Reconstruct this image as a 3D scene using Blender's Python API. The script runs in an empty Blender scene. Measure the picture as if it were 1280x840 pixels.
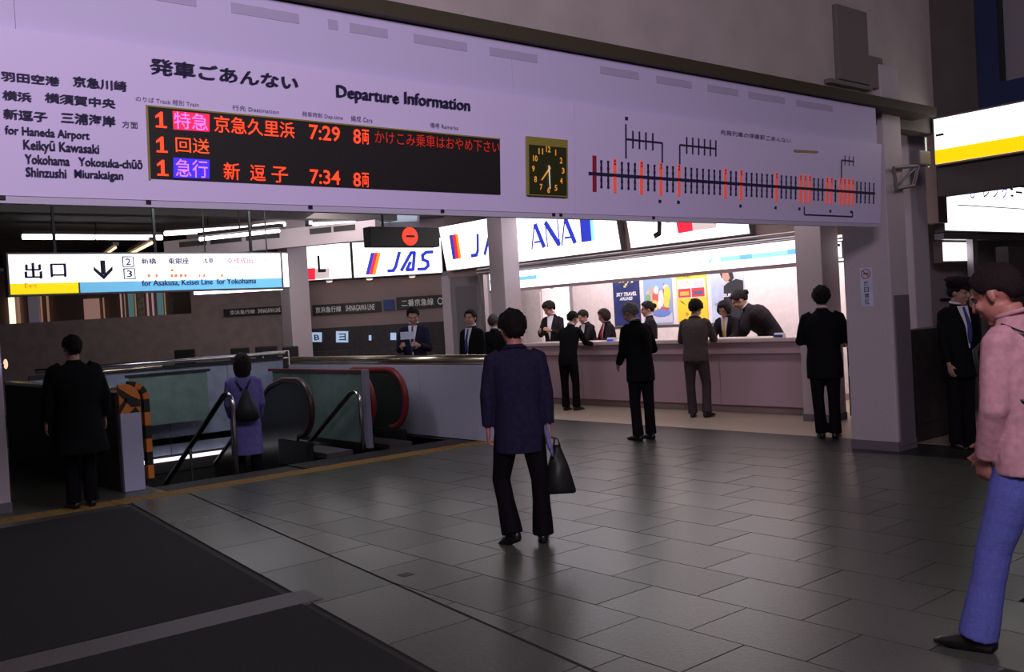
import bpy, bmesh, math, random
from mathutils import Vector, Matrix, noise
random.seed(7)
PI = math.pi
S = bpy.context.scene
COL = S.collection

# ------------------------------------------------------------------ camera
F_PX, CX, CY, EYE = 1210.0, 640.0, 420.0, 1.6
def _ray(x, y): return Vector((x - CX, y - CY, F_PX))
_v1 = _ray(2077, 311); _v2 = _ray(-376.333, 453.293)
AX = _v1.normalized(); AY = (_v2 - AX * _v2.dot(AX)).normalized(); AZ = AX.cross(AY)
ROT = Matrix((AX, AY, AZ))                      # camera (x right, y down, z forward) -> world
CAMP = Vector((0, 0, EYE))
def wray(x, y): return ROT @ _ray(x, y)
def onz(x, y, z=0.0):
    r = wray(x, y); return CAMP + r * ((z - EYE) / r.z)
def ony(x, y, Y):
    r = wray(x, y); return CAMP + r * (Y / r.y)
def onx(x, y, X):
    r = wray(x, y); return CAMP + r * (X / r.x)
cam = bpy.data.cameras.new('camera'); camo = bpy.data.objects.new('camera', cam); COL.objects.link(camo)
cam.sensor_width = 36; cam.lens = F_PX / 1280 * 36; cam.clip_end = 200
R3 = Matrix((ROT @ Vector((1, 0, 0)), ROT @ Vector((0, -1, 0)), ROT @ Vector((0, 0, -1)))).transposed()
camo.matrix_world = Matrix.Translation(CAMP) @ R3.to_4x4()
S.camera = camo
FW = Vector((ROT @ Vector((0, 0, 1)))); FW.z = 0; FW.normalize()
RT = Vector((FW.y, -FW.x, 0))

# ------------------------------------------------------------------ world, exposure, large lights
w = bpy.data.worlds.new('world'); S.world = w; w.use_nodes = True
w.node_tree.nodes['Background'].inputs[0].default_value = (0.55, 0.5, 0.62, 1)
w.node_tree.nodes['Background'].inputs[1].default_value = 0.035
S.view_settings.view_transform = 'Standard'; S.view_settings.look = 'None'
S.view_settings.exposure = 0.0; S.view_settings.gamma = 1.0; S.view_settings.use_curve_mapping = False
def area(name, loc, target, sx, sy, power, col):
    l = bpy.data.lights.new(name, 'AREA'); l.shape = 'RECTANGLE'; l.size = sx; l.size_y = sy; l.energy = power; l.color = col
    o = bpy.data.objects.new(name, l); COL.objects.link(o); o.location = loc
    o.rotation_euler = (Vector(target) - Vector(loc)).to_track_quat('-Z', 'Y').to_euler(); return o
area('hall_light', (0.2, -0.8, 4.6), (2.6, 4.9, 2.3), 2.4, 1.2, 245, (0.95, 0.80, 1.0))
area('hall_light', (7.5, -2.5, 5.8), (7.0, 4.0, 1.2), 2.0, 2.0, 38, (1.0, 0.86, 0.92))
area('counter_light', (11.95, 10.4, 3.2), (13.4, 10.4, 2.3), 7.2, 0.4, 185, (1.0, 0.90, 0.92))
area('counter_light', (9.9, 9.6, 3.7), (10.9, 9.6, 0.0), 6.5, 0.5, 58, (1.0, 0.86, 0.86))
area('concourse_fill', (5.4, 11.8, 3.7), (5.8, 15.2, 0.2), 2.5, 1.2, 75, (0.88, 0.92, 1.0))  # unseen fill added to brighten the stairwell parapet
area('concourse_fill', (4.2, 6.6, 3.8), (5.6, 10.6, 0.5), 2.5, 1.2, 70, (0.90, 0.84, 1.0))  # added to lift the dim faces before the stairwell, source out of sight
area('concourse_fill', (9.0, 16.5, 3.7), (11.0, 19.0, 0.0), 2.5, 2.0, 45, (1.0, 0.88, 0.85))

# ------------------------------------------------------------------ materials
MC = {}
def mat(name, col, rough=0.6, metal=0.0, emit=0.0, ecol=None, noise_amt=0.0, nscale=8.0, bump=0.0, bscale=60.0, spec=0.5, col2=None, alpha=None):
    if name in MC: return MC[name]
    m = bpy.data.materials.new(name); m.use_nodes = True; nt = m.node_tree
    b = nt.nodes['Principled BSDF']
    b.inputs['Base Color'].default_value = (*col, 1); b.inputs['Roughness'].default_value = rough
    b.inputs['Metallic'].default_value = metal; b.inputs['Specular IOR Level'].default_value = spec
    if emit: 
        b.inputs['Emission Color'].default_value = (*(ecol or col), 1); b.inputs['Emission Strength'].default_value = emit
    tc = nt.nodes.new('ShaderNodeTexCoord')
    if noise_amt or col2:
        n = nt.nodes.new('ShaderNodeTexNoise'); n.inputs['Scale'].default_value = nscale; n.inputs['Detail'].default_value = 5
        nt.links.new(tc.outputs['Object'], n.inputs['Vector'])
        r = nt.nodes.new('ShaderNodeValToRGB'); r.color_ramp.elements[0].position = 0.35; r.color_ramp.elements[1].position = 0.65
        a = noise_amt; c2 = col2 or tuple(min(1, c * (1 + a)) for c in col)
        r.color_ramp.elements[0].color = (*(c * (1 - a) for c in col), 1); r.color_ramp.elements[1].color = (*c2, 1)
        nt.links.new(n.outputs['Fac'], r.inputs['Fac']); nt.links.new(r.outputs['Color'], b.inputs['Base Color'])
    if bump:
        n = nt.nodes.new('ShaderNodeTexNoise'); n.inputs['Scale'].default_value = bscale; n.inputs['Detail'].default_value = 3
        nt.links.new(tc.outputs['Object'], n.inputs['Vector'])
        bp = nt.nodes.new('ShaderNodeBump'); bp.inputs['Strength'].default_value = bump; bp.inputs['Distance'].default_value = 0.01
        nt.links.new(n.outputs['Fac'], bp.inputs['Height']); nt.links.new(bp.outputs['Normal'], b.inputs['Normal'])
    if alpha is not None:
        b.inputs['Alpha'].default_value = alpha
    MC[name] = m; return m

TILE = mat('floor_tile', (0.088, 0.091, 0.072), 0.29, noise_amt=0.22, nscale=90, bump=0.12, bscale=35)
TILE2 = mat('floor_tile_darker', (0.077, 0.080, 0.064), 0.32, noise_amt=0.22, nscale=90, bump=0.12, bscale=35)
GROUT = mat('grout', (0.035, 0.032, 0.029), 0.8)
MATC = mat('dark_carpet', (0.012, 0.012, 0.011), 0.95, noise_amt=0.5, nscale=140, bump=0.6, bscale=220)
STRIPM = mat('stone_strip', (0.11, 0.098, 0.10), 0.5, noise_amt=0.2, nscale=60)
LIGHTSTONE = mat('pale_stone', (0.42, 0.34, 0.27), 0.4, noise_amt=0.12, nscale=40)
DARKSTONE = mat('dark_stone', (0.022, 0.019, 0.019), 0.4, noise_amt=0.3, nscale=60)
TACT = mat('tactile_yellow', (0.26, 0.15, 0.035), 0.7, noise_amt=0.2, nscale=30)
STEEL = mat('stainless', (0.62, 0.60, 0.62), 0.24, 1.0)
STEELR = mat('brushed_steel', (0.45, 0.42, 0.45), 0.4, 1.0)
BRASS = mat('warm_steel', (0.72, 0.62, 0.45), 0.26, 1.0)
BLACK = mat('black_metal', (0.010, 0.010, 0.011), 0.45)
RUBBER = mat('black_rubber', (0.012, 0.012, 0.012), 0.5)
BOARD = mat('board_lilac', (0.74, 0.64, 0.93), 0.5)
BOARDU = mat('board_upper', (0.62, 0.55, 0.80), 0.55)
BOARDL = mat('board_label', (0.46, 0.40, 0.58), 0.6)
BFRAME = mat('board_lip', (0.58, 0.53, 0.68), 0.45)
INK = mat('navy_ink', (0.018, 0.014, 0.06), 0.6)
INKS = mat('small_ink', (0.13, 0.11, 0.22), 0.7)
LEDP = mat('led_panel', (0.012, 0.010, 0.010), 0.5, noise_amt=0.6, nscale=250)
LEDR = mat('led_red', (0.9, 0.06, 0.02), 0.6, emit=1.15, ecol=(1.0, 0.055, 0.012))
LEDO = mat('led_orange', (0.9, 0.1, 0.02), 0.6, emit=0.8, ecol=(1.0, 0.09, 0.015))
LEDD = mat('led_dim', (0.4, 0.02, 0.01), 0.6, emit=0.26, ecol=(1.0, 0.03, 0.015))
LEDBR = mat('led_box_red', (0.8, 0.02, 0.06), 0.6, emit=0.85, ecol=(1.0, 0.015, 0.07))
LEDBB = mat('led_box_blue', (0.05, 0.02, 0.8), 0.6, emit=0.75, ecol=(0.05, 0.025, 0.9))
LEDV = mat('led_violet', (0.6, 0.2, 0.9), 0.6, emit=0.9, ecol=(0.6, 0.2, 0.95))
CORAL = mat('coral_mark', (0.95, 0.13, 0.08), 0.5, emit=0.25, ecol=(1, 0.1, 0.06))
CRIM = mat('crimson_mark', (0.35, 0.015, 0.05), 0.5)
OLIVE = mat('clock_olive', (0.30, 0.26, 0.05), 0.35)
CLKF = mat('clock_face', (0.035, 0.04, 0.012), 0.3)
CLKN = mat('clock_numerals', (0.9, 0.42, 0.05), 0.5, emit=0.35, ecol=(1, 0.4, 0.04))
HANDW = mat('clock_hand_white', (0.9, 0.8, 0.7), 0.5, emit=0.3)
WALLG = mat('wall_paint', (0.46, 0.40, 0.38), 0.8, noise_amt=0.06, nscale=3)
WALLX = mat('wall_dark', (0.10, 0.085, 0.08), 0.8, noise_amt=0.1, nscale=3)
WALLB = mat('brown_panel', (0.33, 0.25, 0.24), 0.7, noise_amt=0.1, nscale=5)
BANDM = mat('rose_fascia', (0.34, 0.24, 0.23), 0.7)
CEILD = mat('ceiling_dark', (0.06, 0.053, 0.05), 0.85, noise_amt=0.2, nscale=2)
SOFF = mat('soffit_grey', (0.50, 0.44, 0.48), 0.7)
COLM = mat('column_stone', (0.52, 0.44, 0.48), 0.6, noise_amt=0.08, nscale=120)
COLD = mat('column_dark_inset', (0.16, 0.14, 0.16), 0.45)
CTR = mat('counter_rose', (0.42, 0.29, 0.34), 0.5, noise_amt=0.1, nscale=120)
CTRT = mat('counter_top', (0.62, 0.50, 0.50), 0.35)
CREAM = mat('cream_wall', (0.84, 0.72, 0.72), 0.7, noise_amt=0.05, nscale=10)
DKB = mat('dark_band', (0.028, 0.02, 0.024), 0.5, noise_amt=0.3, nscale=20)
PANELB = mat('blue_grey_panel', (0.27, 0.30, 0.40), 0.35, 0.0, noise_amt=0.15, nscale=4)
PANELW = mat('pale_lilac_panel', (0.50, 0.46, 0.58), 0.45, noise_amt=0.06, nscale=60)
GREENG = mat('green_glass_panel', (0.16, 0.22, 0.20), 0.22, 0.0, noise_amt=0.12, nscale=5)
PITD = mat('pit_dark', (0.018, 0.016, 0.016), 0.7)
REDR = mat('red_handrail', (0.22, 0.015, 0.02), 0.4)
HAZO = mat('hazard_orange', (0.75, 0.22, 0.03), 0.6)
SIGNW = mat('sign_white', (1, 1, 1), 0.5, emit=1.7, ecol=(1, 0.97, 1.0))
SIGNE = mat('exit_sign_white', (1, 1, 1), 0.5, emit=1.3, ecol=(0.95, 0.98, 1.0))
SIGNY = mat('sign_yellow', (1, 0.7, 0.0), 0.5, emit=1.0, ecol=(1.0, 0.62, 0.0))
SIGNY2 = mat('sign_lemon', (1, 0.8, 0.0), 0.5, emit=0.9, ecol=(1.0, 0.72, 0.0))
SIGNSKY = mat('sign_sky', (0.2, 0.55, 0.8), 0.5, emit=0.75, ecol=(0.16, 0.50, 0.80))
PALEBL = mat('sign_pale_blue', (0.3, 0.75, 0.9), 0.5, emit=0.95, ecol=(0.40, 0.82, 0.98))
PALEB2 = mat('sign_mid_blue', (0.2, 0.5, 0.9), 0.5, emit=0.9, ecol=(0.22, 0.58, 0.95))
PALEC = mat('sign_faint_blue', (0.6, 0.9, 0.95), 0.5, emit=1.0, ecol=(0.62, 0.93, 1.0))
LBLUE = mat('logo_blue', (0.03, 0.05, 0.6), 0.5, emit=0.55, ecol=(0.04, 0.06, 0.75))
LRED = mat('logo_red', (0.9, 0.03, 0.05), 0.5, emit=0.8, ecol=(0.95, 0.02, 0.06))
LORG = mat('logo_orange', (1, 0.3, 0.02), 0.5, emit=0.9, ecol=(1.0, 0.30, 0.02))
LSKY = mat('logo_sky', (0.3, 0.8, 1), 0.5, emit=0.95, ecol=(0.3, 0.8, 1.0))
LGRY = mat('logo_grey', (0.75, 0.6, 0.6), 0.5, emit=0.55, ecol=(0.85, 0.72, 0.72))
LBLK = mat('logo_black', (0.02, 0.01, 0.02), 0.5)
TXO = mat('sign_orange_text', (0.8, 0.35, 0.15), 0.5, emit=0.4)
TXP = mat('sign_dark_text', (0.10, 0.05, 0.20), 0.5)
TXY = mat('sign_exit_text', (0.65, 0.40, 0.02), 0.5, emit=0.3)
TUBE = mat('tube_lit', (1, 1, 1), 0.5, emit=5.0, ecol=(1, 0.90, 0.95))
TUBEY = mat('tube_warm', (1, 1, 1), 0.5, emit=1.6, ecol=(1, 0.72, 0.42))
PANE = mat('lit_pane', (1, 1, 1), 0.3, emit=0.75, ecol=(0.80, 0.90, 1.0))
PANE2 = mat('lit_pane_dim', (0.6, 0.7, 0.8), 0.3, emit=0.32, ecol=(0.62, 0.78, 0.95))
DOORL = mat('bright_doorway', (1, 1, 1), 0.4, emit=1.3, ecol=(1, 0.93, 1.0))
NAVY = mat('navy_poster', (0.025, 0.035, 0.14), 0.5, noise_amt=0.3, nscale=6)
PAPER = mat('paper', (0.85, 0.83, 0.86), 0.6)
PAPERB = mat('pale_blue_paper', (0.58, 0.62, 0.78), 0.6, noise_amt=0.1, nscale=6)
BLUEF = mat('blue_frame', (0.010, 0.020, 0.085), 0.5)
GREYP = mat('grey_plate', (0.22, 0.2, 0.23), 0.6)
SHOPW = mat('shop_wall', (0.20, 0.13, 0.11), 0.7)
SHOPG = mat('shop_glass', (0.16, 0.30, 0.34), 0.2, emit=0.14, ecol=(0.4, 0.75, 0.8))
SHOPL = mat('shop_lit', (0.9, 0.6, 0.5), 0.5, emit=0.5, ecol=(0.95, 0.55, 0.45))
SHOPK = mat('shop_white', (1, 0.9, 0.8), 0.5, emit=1.3, ecol=(1.0, 0.86, 0.66))
SCREENB = mat('screen_blue', (0.5, 0.65, 0.9), 0.4, emit=0.5, ecol=(0.5, 0.68, 0.95))
def flat(c, r=0.6):
    return mat('flat_%d_%d_%d' % tuple(int(v * 255) for v in c), c, r)

# ------------------------------------------------------------------ building helpers
def tag(o, label=None, cat=None, group=None, kind=None):
    if label: o['label'] = label
    if cat: o['category'] = cat
    if group: o['group'] = group
    if kind: o['kind'] = kind
    return o
def empty(name, loc, label=None, cat=None, group=None, rz=0.0, kind=None):
    o = bpy.data.objects.new(name, None); COL.objects.link(o); o.location = loc; o.rotation_euler = (0, 0, rz)
    o.empty_display_size = 0.1
    return tag(o, label, cat, group, kind)
def wm(o):                                            # world matrix without waiting for the depsgraph
    m = o.matrix_basis.copy()
    while o.parent: o = o.parent; m = o.matrix_basis @ m
    return m
def link(name, me, m, parent=None):
    me.materials.clear(); me.materials.append(m)
    o = bpy.data.objects.new(name, me); COL.objects.link(o)
    if parent is not None:
        o.parent = parent
    return o
class MB:
    """Collects geometry in world coordinates."""
    def __init__(s): s.bm = bmesh.new()
    def hexa(s, P):                                    # 8 corners, bottom loop then top loop
        v = [s.bm.verts.new(p) for p in P]
        for f in ((3, 2, 1, 0), (4, 5, 6, 7), (0, 1, 5, 4), (1, 2, 6, 5), (2, 3, 7, 6), (3, 0, 4, 7)):
            s.bm.faces.new([v[i] for i in f])
        return s
    def box(s, x0, x1, y0, y1, z0, z1):
        return s.hexa([(x0, y0, z0), (x1, y0, z0), (x1, y1, z0), (x0, y1, z0), (x0, y0, z1), (x1, y0, z1), (x1, y1, z1), (x0, y1, z1)])
    def prism(s, poly, off):                           # poly: world points, off: extrusion vector
        off = Vector(off); a = [s.bm.verts.new(p) for p in poly]; b = [s.bm.verts.new(Vector(p) + off) for p in poly]
        n = len(a); s.bm.faces.new(a); s.bm.faces.new(b[::-1])
        for i in range(n): s.bm.faces.new((a[i], b[i], b[(i + 1) % n], a[(i + 1) % n]))
        return s
    def tube(s, pts, r, n=10, cap=True):
        pts = [Vector(p) for p in pts]; rs = r if isinstance(r, (list, tuple)) else [r] * len(pts); prev = None; rings = []
        for i, p in enumerate(pts):
            t = (pts[min(i + 1, len(pts) - 1)] - pts[max(i - 1, 0)]).normalized()
            if prev is None:
                a = Vector((0, 0, 1)) if abs(t.z) < 0.9 else Vector((1, 0, 0)); u = t.cross(a).normalized()
            else: u = (prev - t * prev.dot(t)).normalized()
            prev = u; v = t.cross(u)
            rings.append([s.bm.verts.new(p + (u * math.cos(2 * PI * k / n) + v * math.sin(2 * PI * k / n)) * rs[i]) for k in range(n)])
        for a, b in zip(rings, rings[1:]):
            for k in range(n): s.bm.faces.new((a[k], a[(k + 1) % n], b[(k + 1) % n], b[k]))
        if cap: s.bm.faces.new(rings[0][::-1]); s.bm.faces.new(rings[-1])
        return s
    def loft(s, secs, n=20):                           # secs: (centre, rx, ry, right, fwd)
        rings = []
        for c, rx, ry, r, f in secs:
            rings.append([s.bm.verts.new(c + r * (math.cos(2 * PI * k / n) * rx) + f * (math.sin(2 * PI * k / n) * ry)) for k in range(n)])
        for a, b in zip(rings, rings[1:]):
            for k in range(n): s.bm.faces.new((a[k], a[(k + 1) % n], b[(k + 1) % n], b[k]))
        s.bm.faces.new(rings[0][::-1]); s.bm.faces.new(rings[-1]); return s
    def ell(s, c, rx, ry, rz, fr=None, seg=14, rings=9):
        m = Matrix.Translation(c) @ ((fr.to_4x4() if fr else Matrix()) @ Matrix.Diagonal((rx, ry, rz, 1)))
        bmesh.ops.create_uvsphere(s.bm, u_segments=seg, v_segments=rings, radius=1, matrix=m); return s
    def bevel(s, w, seg=2):
        bmesh.ops.bevel(s.bm, geom=[e for e in s.bm.edges], offset=w, segments=seg, affect='EDGES', profile=0.6); return s
    def out(s, name, m, parent=None, smooth=False, top=None):
        bmesh.ops.recalc_face_normals(s.bm, faces=s.bm.faces)
        if smooth:
            for f in s.bm.faces: f.smooth = True
        if parent is not None:
            s.bm.transform(wm(parent).inverted())
        me = bpy.data.meshes.new(name)
        if parent is None:                              # put the origin at the base centre
            vs = [v.co for v in s.bm.verts]
            o0 = Vector(((min(v.x for v in vs) + max(v.x for v in vs)) / 2, (min(v.y for v in vs) + max(v.y for v in vs)) / 2, min(v.z for v in vs)))
            s.bm.transform(Matrix.Translation(-o0)); s.bm.to_mesh(me); s.bm.free(); o = link(name, me, m); o.location = o0; return o
        s.bm.to_mesh(me); s.bm.free(); return link(name, me, m, parent)
def box(name, x0, x1, y0, y1, z0, z1, m, parent=None, bev=0.0):
    b = MB().box(min(x0, x1), max(x0, x1), min(y0, y1), max(y0, y1), min(z0, z1), max(z0, z1))
    if bev: b.bevel(bev)
    return b.out(name, m, parent)
def struct(name, x0, x1, y0, y1, z0, z1, m): return tag(box(name, x0, x1, y0, y1, z0, z1, m), kind='structure')

class Plane:
    """A real plane in the hall: origin, in-plane right u, in-plane up v, normal n towards the viewer."""
    def __init__(s, o, u, v):
        s.o = Vector(o); s.u = Vector(u).normalized(); s.v = Vector(v).normalized(); s.n = s.u.cross(s.v).normalized()
    def px(s, x, y):
        r = wray(x, y); t = (s.o - CAMP).dot(s.n) / r.dot(s.n); q = CAMP + r * t - s.o; return (q.dot(s.u), q.dot(s.v))
    def at(s, a, b, d=0.0): return s.o + s.u * a + s.v * b + s.n * d
    def quad(s, name, pts, m, parent, d=0.004, th=0.004, pix=True):
        P = [s.px(*p) if pix else p for p in pts]
        return MB().prism([s.at(a, b, d) for a, b in P], -s.n * th).out(name, m, parent)
    def rect(s, name, a0, a1, b0, b1, m, parent, d=0.004, th=0.004):
        return s.quad(name, [(a0, b0), (a1, b0), (a1, b1), (a0, b1)], m, parent, d, th, pix=False)
    def strokes(s, name, segs, m, parent, a0, a1, b0, b1, shear=0.0, d=.008):
        W_, H_ = a1 - a0, b1 - b0; b = MB()
        for pts, w_ in segs:
            P = [(a0 + x * W_ + shear * y * H_, b0 + y * H_) for x, y in pts]; w = w_ * H_ / 2
            for (x0, y0), (x1, y1) in zip(P, P[1:]):
                L = math.hypot(x1 - x0, y1 - y0); dx, dy = (x1 - x0) / L * w, (y1 - y0) / L * w; e = .55
                b.prism([s.at(x0 - dx * e - dy, y0 - dy * e + dx, d), s.at(x0 - dx * e + dy, y0 - dy * e - dx, d), s.at(x1 + dx * e + dy, y1 + dy * e - dx, d), s.at(x1 + dx * e - dy, y1 + dy * e + dx, d)], -s.n * .003)
        return b.out(name, m, parent)
    def text(s, name, body, m, parent, lt, rb, pix=True, bold=0.0, shear=0.0, d=0.006, dup=0.0, label=None):
        (a0, b1) = s.px(*lt) if pix else lt; (a1, b0) = s.px(*rb) if pix else rb
        c = bpy.data.curves.new(name, 'FONT'); c.body = body; c.offset = bold; c.shear = shear; c.resolution_u = 2
        t = bpy.data.objects.new('t', c); me = bpy.data.meshes.new_from_object(t); bpy.data.objects.remove(t)
        if not me.vertices: return None
        xs = [v.co.x for v in me.vertices]; ys = [v.co.y for v in me.vertices]
        sx = (a1 - a0) / (max(xs) - min(xs)); sy = (b1 - b0) / (max(ys) - min(ys)); x0, y0 = min(xs), min(ys)
        inv = wm(parent).inverted()
        if dup:                                        # heavier strokes: the same letters laid twice, a hair apart
            bm = bmesh.new(); bm.from_mesh(me); g_ = bmesh.ops.duplicate(bm, geom=bm.verts[:] + bm.edges[:] + bm.faces[:])
            bmesh.ops.translate(bm, verts=[e for e in g_['geom'] if isinstance(e, bmesh.types.BMVert)], vec=(dup / sx, dup * .4 / sy, 0)); bm.to_mesh(me); bm.free()
        for v in me.vertices: v.co = inv @ s.at(a0 + (v.co.x - x0) * sx, b0 + (v.co.y - y0) * sy, d)
        o = link(name, me, m, parent)
        if label: o['label'] = label
        return o
def planeX(X): return Plane((X, 0, 0), (0, -1, 0), (0, 0, 1))       # faces -X
def planeY(Y): return Plane((0, Y, 0), (1, 0, 0), (0, 0, 1))        # faces -Y
FO = CAMP + wray(442, 400) * (22 / F_PX); FO.z = 0
PF = Plane(FO, RT, (0, 0, 1))                                      # far frontage, faces the camera's way

# ------------------------------------------------------------------ the setting
MX = 0.465; MY = 0.6555; X0T = 3.19; ROWY = 2.795
OP = (3.62, 7.62, 10.42, 15.2)                        # stairwell opening x0, x1, y0, y1
fl = MB()
for (a, b_, c, d) in ((-6, 20, -3, OP[2]), (-6, OP[0], OP[2], 30), (OP[1], 20, OP[2], 30), (OP[0], OP[1], OP[3], 30)):
    fl.box(a, b_, c, d, -0.12, -0.012)
FLOOR = tag(fl.out('floor', GROUT), kind='structure')
def edge_x(y): return 3.08 + (y - 9.2) * 0.107       # edge between the dark carpet and the tiles
def drain_x(y): return 3.40 + (y - 7.0) * 0.113
def tile(poly, m, t=0.0, z=0.0):
    o = MB().prism([(x, y, z - 0.010 + t) for x, y in poly], (0, 0, 0.010)).out('tile', m, FLOOR); return o
g = 0.004
cnt = 0
def clip_poly(P, fn):                                  # keep where fn>=0 (linear clip)
    out = []
    for i in range(len(P)):
        a, b_ = P[i], P[(i + 1) % len(P)]; fa, fb = fn(a), fn(b_)
        if fa >= 0: out.append(a)
        if (fa >= 0) != (fb >= 0):
            t = fa / (fa - fb); out.append((a[0] + (b_[0] - a[0]) * t, a[1] + (b_[1] - a[1]) * t))
    return out
def limit(p):                                          # tiles stop at the dark stone border
    x, y = p; return (8.27 + (9.13 - y) * 0.19) - x
far_tiles = MB()
for k in range(-1, 14):
    xa = X0T + k * MX; xb = xa + MX; off = 0.0 if k % 2 == 0 else 0.3275
    j = -4
    while True:
        ya = ROWY + off + j * MY; yb = ya + MY; j += 1
        if ya > 9.62: break
        P = [(xa + g, ya + g), (xb - g, ya + g), (xb - g, min(yb - g, 9.62)), (xa + g, min(yb - g, 9.62))]
        if ya > 9.3: P = [(a, min(b_, 9.62)) for a, b_ in P]
        P = clip_poly(P, lambda p: p[0] - drain_x(p[1]) - 0.012)
        if P: P = clip_poly(P, limit)
        if len(P) < 3: continue
        ar = abs(sum(P[i][0] * P[(i + 1) % len(P)][1] - P[(i + 1) % len(P)][0] * P[i][1] for i in range(len(P)))) / 2
        if ar < 0.004: continue
        d = Vector((xa, ya, 0)).dot(FW); sx = Vector((xa, ya, 0)).dot(RT)
        if d < 1.6 or abs(sx) > d * 0.62: continue
        tile(P, TILE if random.random() < 0.7 else TILE2, random.uniform(-0.0006, 0.0006)); cnt += 1
y = 0.4                                                # the skewed course between drain and carpet
while y < 9.6:
    y2 = min(y + 0.93, 9.62)
    tile([(edge_x(y) + g, y + g), (drain_x(y) - g - 0.006, y + g), (drain_x(y2) - g - 0.006, y2 - g), (edge_x(y2) + g, y2 - g)], TILE if random.random() < 0.6 else TILE2)
    y = y2
# tactile line, tile by tile, in front of the stairwell
x = 0.6; ty = 9.50
while x < 7.55:
    b = MB().box(x + .004, x + .296, 9.63, 9.925, -0.01, 0.002)
    for i in range(5):
        for j in range(5):
            b.box(x + .03 + i * .055, x + .05 + i * .055, 9.65 + j * .055, 9.67 + j * .055, 0.002, 0.006)
    b.out('tactile_tile', TACT, FLOOR); x += 0.3
box('threshold_strip', edge_x(8.2), 5.25, 8.19, 8.215, -0.01, 0.003, STEEL, FLOOR)
box('drain_plug', 3.30, 3.385, 5.12, 5.2, -0.01, 0.001, BLACK, FLOOR)
# left floor beyond the carpet
MB().prism([(-4, 9.93, -0.01), (3.6, 9.93, -0.01), (3.6, 28, -0.01), (-4, 28, -0.01)], (0, 0, 0.008)).out('far_paving', TILE2, FLOOR)
MB().prism([(-4, 9.4, -0.01), (3.05, 9.4, -0.01), (3.07, 9.62, -0.01), (-4, 9.62, -0.01)], (0, 0, 0.008)).out('border_paving', TILE2, FLOOR)
# pavings by the counter: dark border, then the pale apron
dk = [(8.29, 9.15), (9.16, 4.6), (9.9, 4.6), (9.78, 10.6), (8.3, 10.6)]
MB().prism([(a, b_, -0.011) for a, b_ in [(8.27, 9.13), (9.05, 4.8), (9.8, 4.8), (9.8, 16.0), (7.86, 16.0), (7.86, 11.2)]], (0, 0, 0.012)).out('dark_stone_border', DARKSTONE, FLOOR)
box('pale_stone_apron', 9.8, 14.0, 4.0, 20, -0.01, 0.004, LIGHTSTONE, FLOOR)
box('dark_stone_border', 9.05, 9.8, 0.0, 4.8, -0.01, 0.001, DARKSTONE, FLOOR)
box('metal_landing', 5.2, 7.6, 9.93, 10.41, -0.01, 0.004, mat('landing_metal', (0.05, 0.045, 0.045), 0.5, 0.6), FLOOR)

# stairwell shell
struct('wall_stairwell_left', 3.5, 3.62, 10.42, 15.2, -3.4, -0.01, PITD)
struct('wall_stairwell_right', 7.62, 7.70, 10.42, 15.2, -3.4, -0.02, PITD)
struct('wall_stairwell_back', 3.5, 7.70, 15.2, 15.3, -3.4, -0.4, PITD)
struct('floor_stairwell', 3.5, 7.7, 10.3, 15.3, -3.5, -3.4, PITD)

# upper hall wall over the board, its corner and the side wall
struct('wall_upper', -5, 10.4, 5.05, 5.25, 3.47, 7.6, WALLG)
struct('trim_beam', -5, 9.9, 4.78, 5.05, 3.40, 3.49, mat('beam_brown', (0.05, 0.04, 0.02), 0.6))
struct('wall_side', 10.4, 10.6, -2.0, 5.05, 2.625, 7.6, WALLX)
struct('ceiling_hall', -5, 10.6, -5, 5.25, 7.6, 7.7, CEILD)
struct('ceiling_concourse', -6, 20, 5.25, 32, 3.9, 4.0, CEILD)
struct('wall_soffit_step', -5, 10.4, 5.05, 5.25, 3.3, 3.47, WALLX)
# walls behind the airline counter
struct('wall_counter_back', 13.5, 13.65, 6.3, 17.2, 0, 3.9, CREAM)
struct('trim_counter_back', 13.46, 13.5, 6.3, 17.0, 0.0, 0.1, BANDM)
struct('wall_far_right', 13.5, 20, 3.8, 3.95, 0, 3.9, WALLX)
struct('wall_left', -6.1, -6, -3, 32, 0, 7.6, WALLG)
# beams seen under the board
for i, yy in enumerate((7.5, 11.5, 16.5)):
    struct('trim_ceiling_beam_%d' % (i + 1), -6, 11, yy, yy + 0.3, 3.66, 3.9, mat('beam_grey', (0.16, 0.14, 0.135), 0.7))

# ------------------------------------------------------------------ carpets on the floor
def slab(name, poly, z0, z1, m, parent=None, label=None, cat=None, group=None):
    o = MB().prism([(a, b_, z0) for a, b_ in poly], (0, 0, z1 - z0)).out(name, m, parent); return tag(o, label, cat, group)
slab('floor_mat', [(-4, 5.62), (2.60, 5.39), (3.02, 9.35), (-4, 9.35)], -0.011, 0.008, MATC, None, 'large dark carpet mat beyond the pale strip, by the left column', 'mat')
slab('floor_mat', [(-4, 0.3), (2.08, 0.3), (2.58, 5.10), (-4, 5.36)], -0.011, 0.008, MATC, None, 'dark carpet mat nearest the camera, in front of the pale strip', 'mat')
slab('dividing_strip', [(-4, 5.37), (2.60, 5.11), (2.72, 5.10), (2.74, 5.36), (2.62, 5.38), (-4, 5.61)], -0.011, 0.006, STRIPM, None, 'pale stone strip between the two dark carpet mats', 'strip')

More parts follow.
